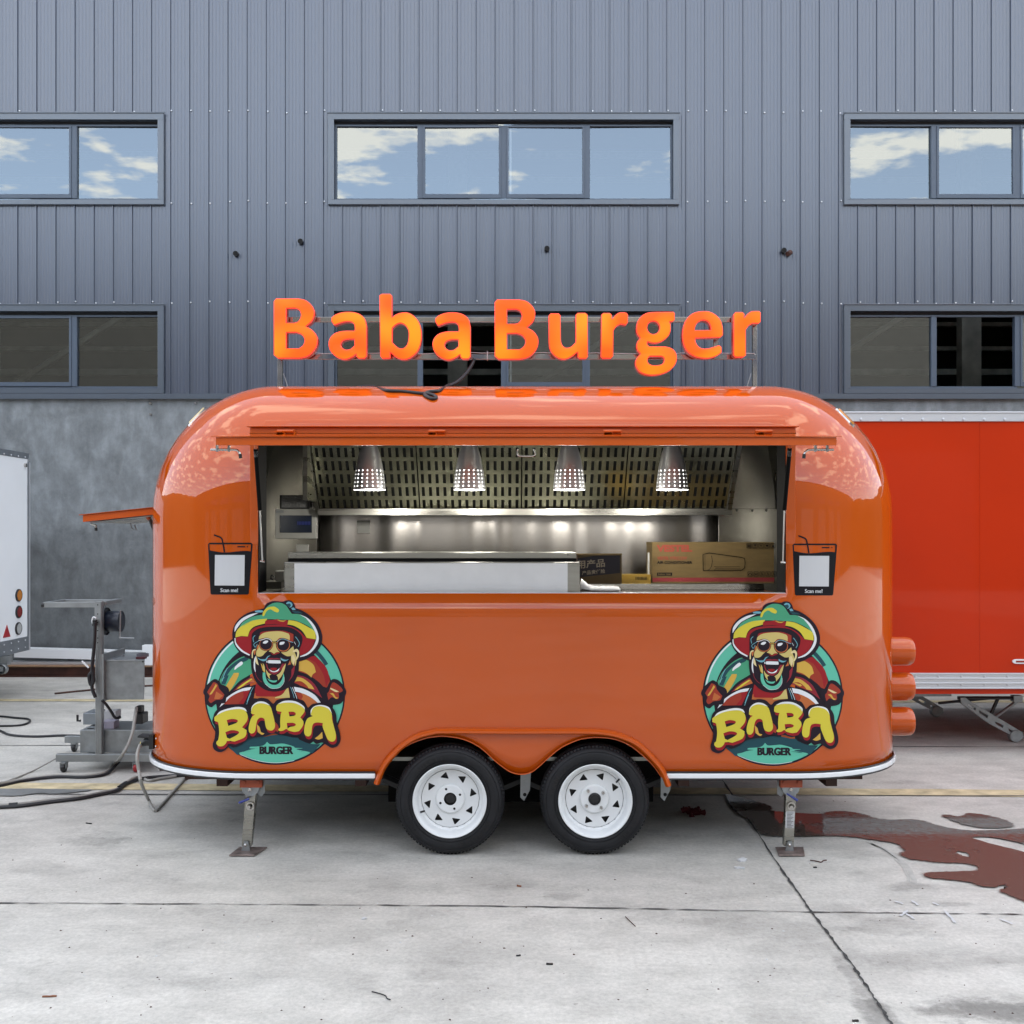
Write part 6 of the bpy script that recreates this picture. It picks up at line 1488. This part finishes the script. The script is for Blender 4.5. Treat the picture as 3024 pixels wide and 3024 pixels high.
b = MB(); b.box(xp0 - .002, xp1 - .004, Dc - .006, Dc - .0005, Z(1910, Dc), Z(1777, Dc)); 
for py in (1786, 1813, 1838, 1862, 1884, 1898): b.disc(.0045, 0, 8, ((xp0 + xp1) / 2 - .002, Dc - .0072, Z(py, Dc)), mi=1)
b.build('drilled_plate', ['cartm', 'void'], ct)
MB().box(xp0 + .006, xp1 + .012, Dc + .05, Dc + .34, Z(1777, Dc) - .03, Z(1777, Dc)).build('post_cap_bar', 'cartm', ct, bevel=.002)
b = MB(); b.box(X(128, Dc), xp0, Dc, Dc + .03, Z(1794, Dc), Z(1778, Dc)); b.box(X(128, Dc), xp0, Dc + .28, Dc + .31, Z(1794, Dc), Z(1778, Dc)); b.box(X(128, Dc), X(128, Dc) + .03, Dc + .03, Dc + .28, Z(1794, Dc), Z(1778, Dc))
b.build('tray_rail', 'cartm', ct, bevel=.002)
MB().tube([(X(122, Dc) , Dc + .012, Z(1787, Dc)), (X(130, Dc), Dc + .012, Z(1787, Dc))], .018, 12).build('end_cap', 'blackp', ct)
b = MB(); zc_ = Z(1836, 7.3); xa, xb = X(312, 7.3), X(354, 7.3); b.lathe([(.001, xa), (.072, xa), (.075, xa + .005), (.075, xb), (.001, xb + .001)], 28, (0, 7.33, zc_), axis='X'); b.lathe([(.10, xa - .012), (.10, xa - .002)], 28, (0, 7.33, zc_), axis='X').disc(.10, xa - .012, 28, (0, 7.33, zc_), axis='X')
b.build('reel', mat('blue_black_plastic', (.012, .018, .035), .35), ct)
MB().tube([W(356, 1802, 7.25), W(354, 1884, 7.25), W(358, 1886, 7.25)], .005, 6).tube([W(352, 1884, 7.25), W(396, 1885, 7.25)], .006, 8).build('crank', 'galv', ct)
b = MB(); zt3, zb3 = Z(1950, 7.24), Z(2066, 7.24)
def hexa(b, c0, c1, c2, c3, za, zb, mi=0): b.add([(*c0, za), (*c1, za), (*c2, za), (*c3, za), (*c0, zb), (*c1, zb), (*c2, zb), (*c3, zb)], [(0, 3, 2, 1), (4, 5, 6, 7), (0, 1, 5, 4), (1, 2, 6, 5), (2, 3, 7, 6), (3, 0, 4, 7)], mi)
c0, c1, c2, c3 = (X(302, 7.24), 7.24), (X(425, 7.24), 7.24), (X(427, 7.70), 7.70), (X(306, 7.70), 7.70)
hexa(b, c0, c1, c2, c3, zb3, zt3); hexa(b, (c0[0] - .006, 7.23), (c1[0] + .008, 7.23), (c2[0] + .006, 7.71), (c3[0] - .004, 7.71), zt3 - .006, zt3 + .004)
b.disc(.006, 0, 8, W(306, 1954, 7.222), mi=1).disc(.006, 0, 8, W(422, 1954, 7.222), mi=1)
b.build('upper_box', ['galv', 'void'], ct, bevel=.002); MB().box(X(300, Dc), X(306, Dc), 7.2, 7.6, Z(2070, 7.24), Z(1930, 7.24)).build('box_bracket', 'cartm', ct)
b = MB(); b.lathe([(.0001, 0), (.007, .001), (.009, .006), (.0001, .01)], 10, (X(370, 7.45), 7.42, Z(1948, 7.23)), axis='Z'); b.build('lid_knob', 'chrome', ct)
for px, d, red in ((183, 7.17, False), (215, 7.85, False), (398, 7.17, True), (425, 7.85, True)):
    x = X(px, d); b = MB(); b.lathe([(.0001, -.014), (.028, -.014), (.032, -.008), (.032, .008), (.028, .014), (.0001, .014)], 20, (x, d + .03, .032), axis='X'); b.box(x - .02, x + .02, d + .005, d + .06, .060, .071, 1); b.box(x - .022, x - .017, d + .012, d + .05, .028, .066, 1); b.box(x + .017, x + .022, d + .012, d + .05, .028, .066, 1)
    b.build('castor', ['redp' if red else 'blackp', 'galv'], ct)
MB().tube([W(238, 2128, 7.45), W(229, 2129, 7.45), W(229, 2111, 7.45)], .009, 8).build('clamp_lever', 'blackp', ct)
o = cb('adhesive_tape_box', 298, 336, 2131, 2152, 7.3, 7.4, mat('lilac_paper', srgb(190, 186, 205), .7), .001, None); o['label'] = 'small lilac-white paper box on the cart base beside the post'; o['category'] = 'box'
o = cb('paper_box', 308, 342, 2100, 2129, 7.42, 7.52, 'paper', .001, None); o['label'] = 'small white carton standing behind the lilac box on the cart'; o['category'] = 'box'
for nm in ('adhesive_tape_box',): bpy.data.objects[nm].name = 'small_box'
o = cb('power_plug', 396, 421, 2108, 2139, 7.3, 7.42, 'blackp', .008, None); o['label'] = 'bulky black power plug standing on the lower steel box of the cart'; o['category'] = 'plug'
MB().box(X(399, 7.33), X(417, 7.33), 7.33, 7.4, Z(2108, 7.3), Z(2088, 7.3)).build('plug_body', 'blackp', o, bevel=.008)
b = MB(); b.lathe([(.043, 0), (.043, .022), (.036, .022), (.036, 0), (.043, 0)], 28, (X(417, 7.35), 7.38, Z(1948, 7.23) + .004), axis='Z'); o = b.build('tape_roll', mat('grey_tape', (.2, .2, .24), .4))
o['label'] = 'grey roll of tape lying on the upper steel box'; o['category'] = 'tape'
MB().box(X(404, 7.28), X(431, 7.28), 7.26, 7.30, Z(1948, 7.23) + .001, Z(1948, 7.23) + .014).build('magnet', mat('dark_red_plastic', (.1, .01, .02), .4)).update_from_editmode()
o = bpy.data.objects['magnet']; o['label'] = 'small dark red block beside the grey tape roll'; o['category'] = 'block'
o = MB().box(X(421, 12.05), X(475, 12.05), 12.03, 12.13, .136, Z(1905, 12.05)).build('white_box', 'whiteb', bevel=.004)
o['label'] = 'white box on the rusty beam, partly hidden behind the orange trailer edge'; o['category'] = 'box'

# ------------------------------------------------------------------ cables
def cablet(pts, r, m, label, name='cable', steps=6):
    o = MB().tube(P3(pts, steps), r, 8).build(name, m); o['label'] = label; o['category'] = 'cable'; return o
cablet([W(403, 2090, 7.32), W(398, 2120, 7.2), W(392, 2160, 7.12), W(380, 2195, 7.06), W(362, 2228, 7.0), G(338, 2256, .03), G(305, 2282, .012), G(250, 2291, .011), G(170, 2290, .011), G(90, 2299, .011), G(0, 2313, .011), G(-150, 2340, .011)], .011, 'gcable', 'grey cable dropping from the black plug on the cart to the ground')
cablet([G(366, 2232, .10), G(340, 2262, .03), G(310, 2287, .011), G(250, 2295, .011), G(170, 2294, .011), G(80, 2304, .011), G(0, 2321, .011), G(-150, 2350, .011)], .010, 'cable', 'black cable running alongside the grey one below the cart')
cablet([W(414, 2200, 5.7), W(408, 2216, 5.66), W(405, 2240, 5.62), W(410, 2275, 5.62), W(418, 2315, 5.6), G(434, 2352, .07), G(447, 2380, .012), G(458, 2394, .010), G(472, 2382, .010), G(505, 2345, .010), G(530, 2318, .010), G(546, 2300, .010), G(580, 2290, .010)], .0095, 'gcable', 'grey cable hanging in a V from the power inlet on the corner')
cablet([G(520, 2292, .010), G(470, 2300, .010), G(440, 2305, .010), G(415, 2296, .010), G(393, 2298, .03), G(372, 2311, .02), G(345, 2330, .012), G(300, 2340, .012), G(240, 2352, .012), G(150, 2362, .012), G(60, 2374, .012), G(0, 2378, .012), G(-120, 2385, .012)], .010, 'gcable', 'grey cable crossing the yellow line on the left')
cablet([G(620, 2284, .012), G(480, 2293, .012), G(420, 2299, .014), G(372, 2316, .014), G(344, 2335, .014), G(300, 2345, .012), G(240, 2357, .012), G(150, 2368, .012), G(60, 2380, .012), G(0, 2384, .012), G(-120, 2392, .012)], .011, 'cable', 'black cable taped to the grey one across the yellow line')
for px, py in ((352, 2328), (26, 2380)):
    q = G(px, py, .014); q2 = G(px + (20 if px > 99 else 26), py - (14 if px > 99 else 2), .014); o = MB().tube([q, q2], .0185, 8).build('cable_tape', 'cable'); o['label'] = {352: 'black tape wrapped round the two cables by the trailer corner', 26: 'black tape round the two cables at the left edge'}[px]; o['category'] = 'tape'
cablet([G(236, 2173, .012), G(180, 2172, .010), G(100, 2175, .010), G(30, 2170, .010), G(0, 2158, .010), G(-60, 2140, .010)], .010, 'cable', 'thin black cable leaving the lower box of the cart to the left')
cablet([G(-60, 2112, .010), G(0, 2115, .010), G(50, 2120, .010), G(82, 2123, .010), G(88, 2130, .010), G(75, 2138, .010), G(40, 2143, .010), G(-60, 2144, .010)], .009, 'cable', 'loop of thin black cable on the concrete at the far left')
cablet([G(165, 2240, .08), G(100, 2275, .009), G(40, 2300, .009), G(0, 2312, .009), G(-80, 2330, .009)], .006, 'gcable', 'thin grey lead running down left from the cart base')
cablet([W(281, 1838, 7.15), W(280, 1880, 7.15), W(276, 1930, 7.15), W(272, 1975, 7.15), W(277, 2010, 7.15), W(268, 2022, 7.15), W(263, 2000, 7.15), W(268, 1988, 7.15), W(274, 1990, 7.15), W(272, 2030, 7.15), W(282, 2060, 7.15)], .012, 'cable', 'bundle of black leads hanging down the cart post')
cablet([W(301, 2068, 7.18), W(315, 2082, 7.2), W(330, 2104, 7.24), W(337, 2116, 7.26), W(345, 2121, 7.28), W(356, 2116, 7.3)], .010, 'cable', 'short black lead with angled plug arching over the paper box')
o = MB().box(X(276, 7.17), X(283, 7.17), 7.15, 7.19, Z(1849, 7.15), Z(1832, 7.15)).build('lead_hook', 'blackp', ct)
MB().tube(P3([W(284, 1826, 7.16), W(276, 1822, 7.16), W(272, 1832, 7.16), W(274, 1842, 7.16)], 4), .005, 6).build('hook_clip', 'white', ct)
MB().tube([W(242, 1952, 7.16), W(262, 1972, 7.16)], .007, 6).build('blade', 'white', ct)
# hose reel and rag under the trailer, small litter
o = MB(); rnd = random.Random(9)
q = G(2052, 2405)
for k in range(16):
    a = Vector((q.x + rnd.uniform(-.05, .05), q.y + rnd.uniform(-.03, .03), rnd.uniform(.008, .04))); o.tube([a, a + Vector((rnd.uniform(-.04, .04), rnd.uniform(-.03, .03), rnd.uniform(-.02, .02)))], [rnd.uniform(.004, .02), rnd.uniform(.004, .02)], 5)
o = o.build('red_rag', 'rag'); o['label'] = 'crumpled red rag on the ground in the shade behind the right wheel'; o['category'] = 'rag'
def litter(name, px, py, L_, wd, ang, m, label, cat, hh=.004):
    q = G(px, py); b = MB(); ca, sa = math.cos(R(ang)), math.sin(R(ang)); n = 5; vs = []
    rnd = random.Random(px)
    for z in (0, hh):
        for i in range(n):
            t = (i / (n-1) - .5) * L_; ww = wd * (.6 + .4 * rnd.random())
            for s_ in (-1, 1): vs.append((q.x + ca*t - sa*s_*ww/2, q.y + sa*t + ca*s_*ww/2, .001 + z + rnd.uniform(0, .002) * (z > 0)))
    N_ = 2 * n
    fs = [(N_+2*i, N_+2*i+1, N_+2*i+3, N_+2*i+2) for i in range(n-1)] + [(2*i, 2*i+2, N_+2*i+2, N_+2*i) for i in range(n-1)] + [(2*i+1, N_+2*i+1, N_+2*i+3, 2*i+3) for i in range(n-1)] + [(0, N_, N_+1, 1), (N_-2, N_-1, 2*N_-1, 2*N_-2)]
    b.add(vs, fs); o = b.build(name, m); o['label'] = label; o['category'] = cat
litter('wood_stick', 146, 2945, .05, .006, 6, 'wood', 'orange-brown splinter of wood at the lower left of the concrete', 'stick')
litter('bark_chip', 262, 2433, .040, .009, -22, 'blackp', 'black strip lying on the concrete left of the trailer', 'debris')
litter('bark_chip', 1623, 2849, .026, .009, -5, 'blackp', 'small black chip on the pale concrete below the right wheel', 'debris')
litter('bark_chip', 2526, 3017, .022, .007, 0, 'blackp', 'black chip at the very bottom right by the wet joint', 'debris')
litter('bark_chip', 1531, 2824, .018, .006, 10, 'cable', 'tiny dark chip left of the black chip below the wheels', 'debris')
litter('bark_chip', 2407, 2563, .018, .012, 0, 'blackp', 'black pebble-like bit right of the right stabiliser foot', 'debris')
litter('paper_scrap', 2192, 2542, .045, .03, 30, 'paper', 'crumpled white paper scrap near the ground joint, upper of two', 'paper', .009)
litter('paper_scrap', 2184, 2565, .050, .02, -10, 'paper', 'torn white paper scrap near the ground joint, lower of two', 'paper', .006)
litter('paper_scrap', 1075, 2715, .022, .010, 15, 'paper', 'tiny white paper flake under the long crack, left of centre', 'paper', .005)
litter('cigarette_end', 1533, 2619, .022, .008, -30, 'wood', 'brown cigarette end below the gap between the wheels', 'litter', .006)
def wire(pts, r, m, label):
    o = MB().tube(P3([G(a, c, .004) for a, c in pts], 5), r, 6).build('wire_offcut', m); o['label'] = label; o['category'] = 'wire'
wire([(1098, 2928), (1118, 2933), (1138, 2940), (1143, 2948), (1153, 2952)], .0022, 'cable', 'thin curly black wire on the concrete at bottom centre')
wire([(2392, 2540), (2412, 2543), (2425, 2546), (2432, 2541), (2441, 2540)], .003, 'rust', 'bent brown wire just right of the right stabiliser foot')
wire([(1847, 2707), (1858, 2718), (1876, 2735)], .002, 'rust', 'short straight brown wire below the long crack')
rnd = random.Random(12); b = MB()
for k in range(260):
    px, py = rnd.uniform(-100, 3100), rnd.uniform(2330, 3020); q = G(px, py); s_ = rnd.uniform(.0015, .0055)
    if py < 2540 and 700 < px < 2400: continue
    b.add([(q.x + s_*math.cos(a)*rnd.uniform(.6, 1.4), q.y + s_*math.sin(a)*rnd.uniform(.6, 1.4), .0005) for a in (0, 1.3, 2.5, 3.8, 5.0)] + [(q.x, q.y, s_ * .8)], [(0, 1, 5), (1, 2, 5), (2, 3, 5), (3, 4, 5), (4, 0, 5)], 0 if rnd.random() < .72 else 1)
b.build('grit', ['rust', 'paper'], kind='stuff')
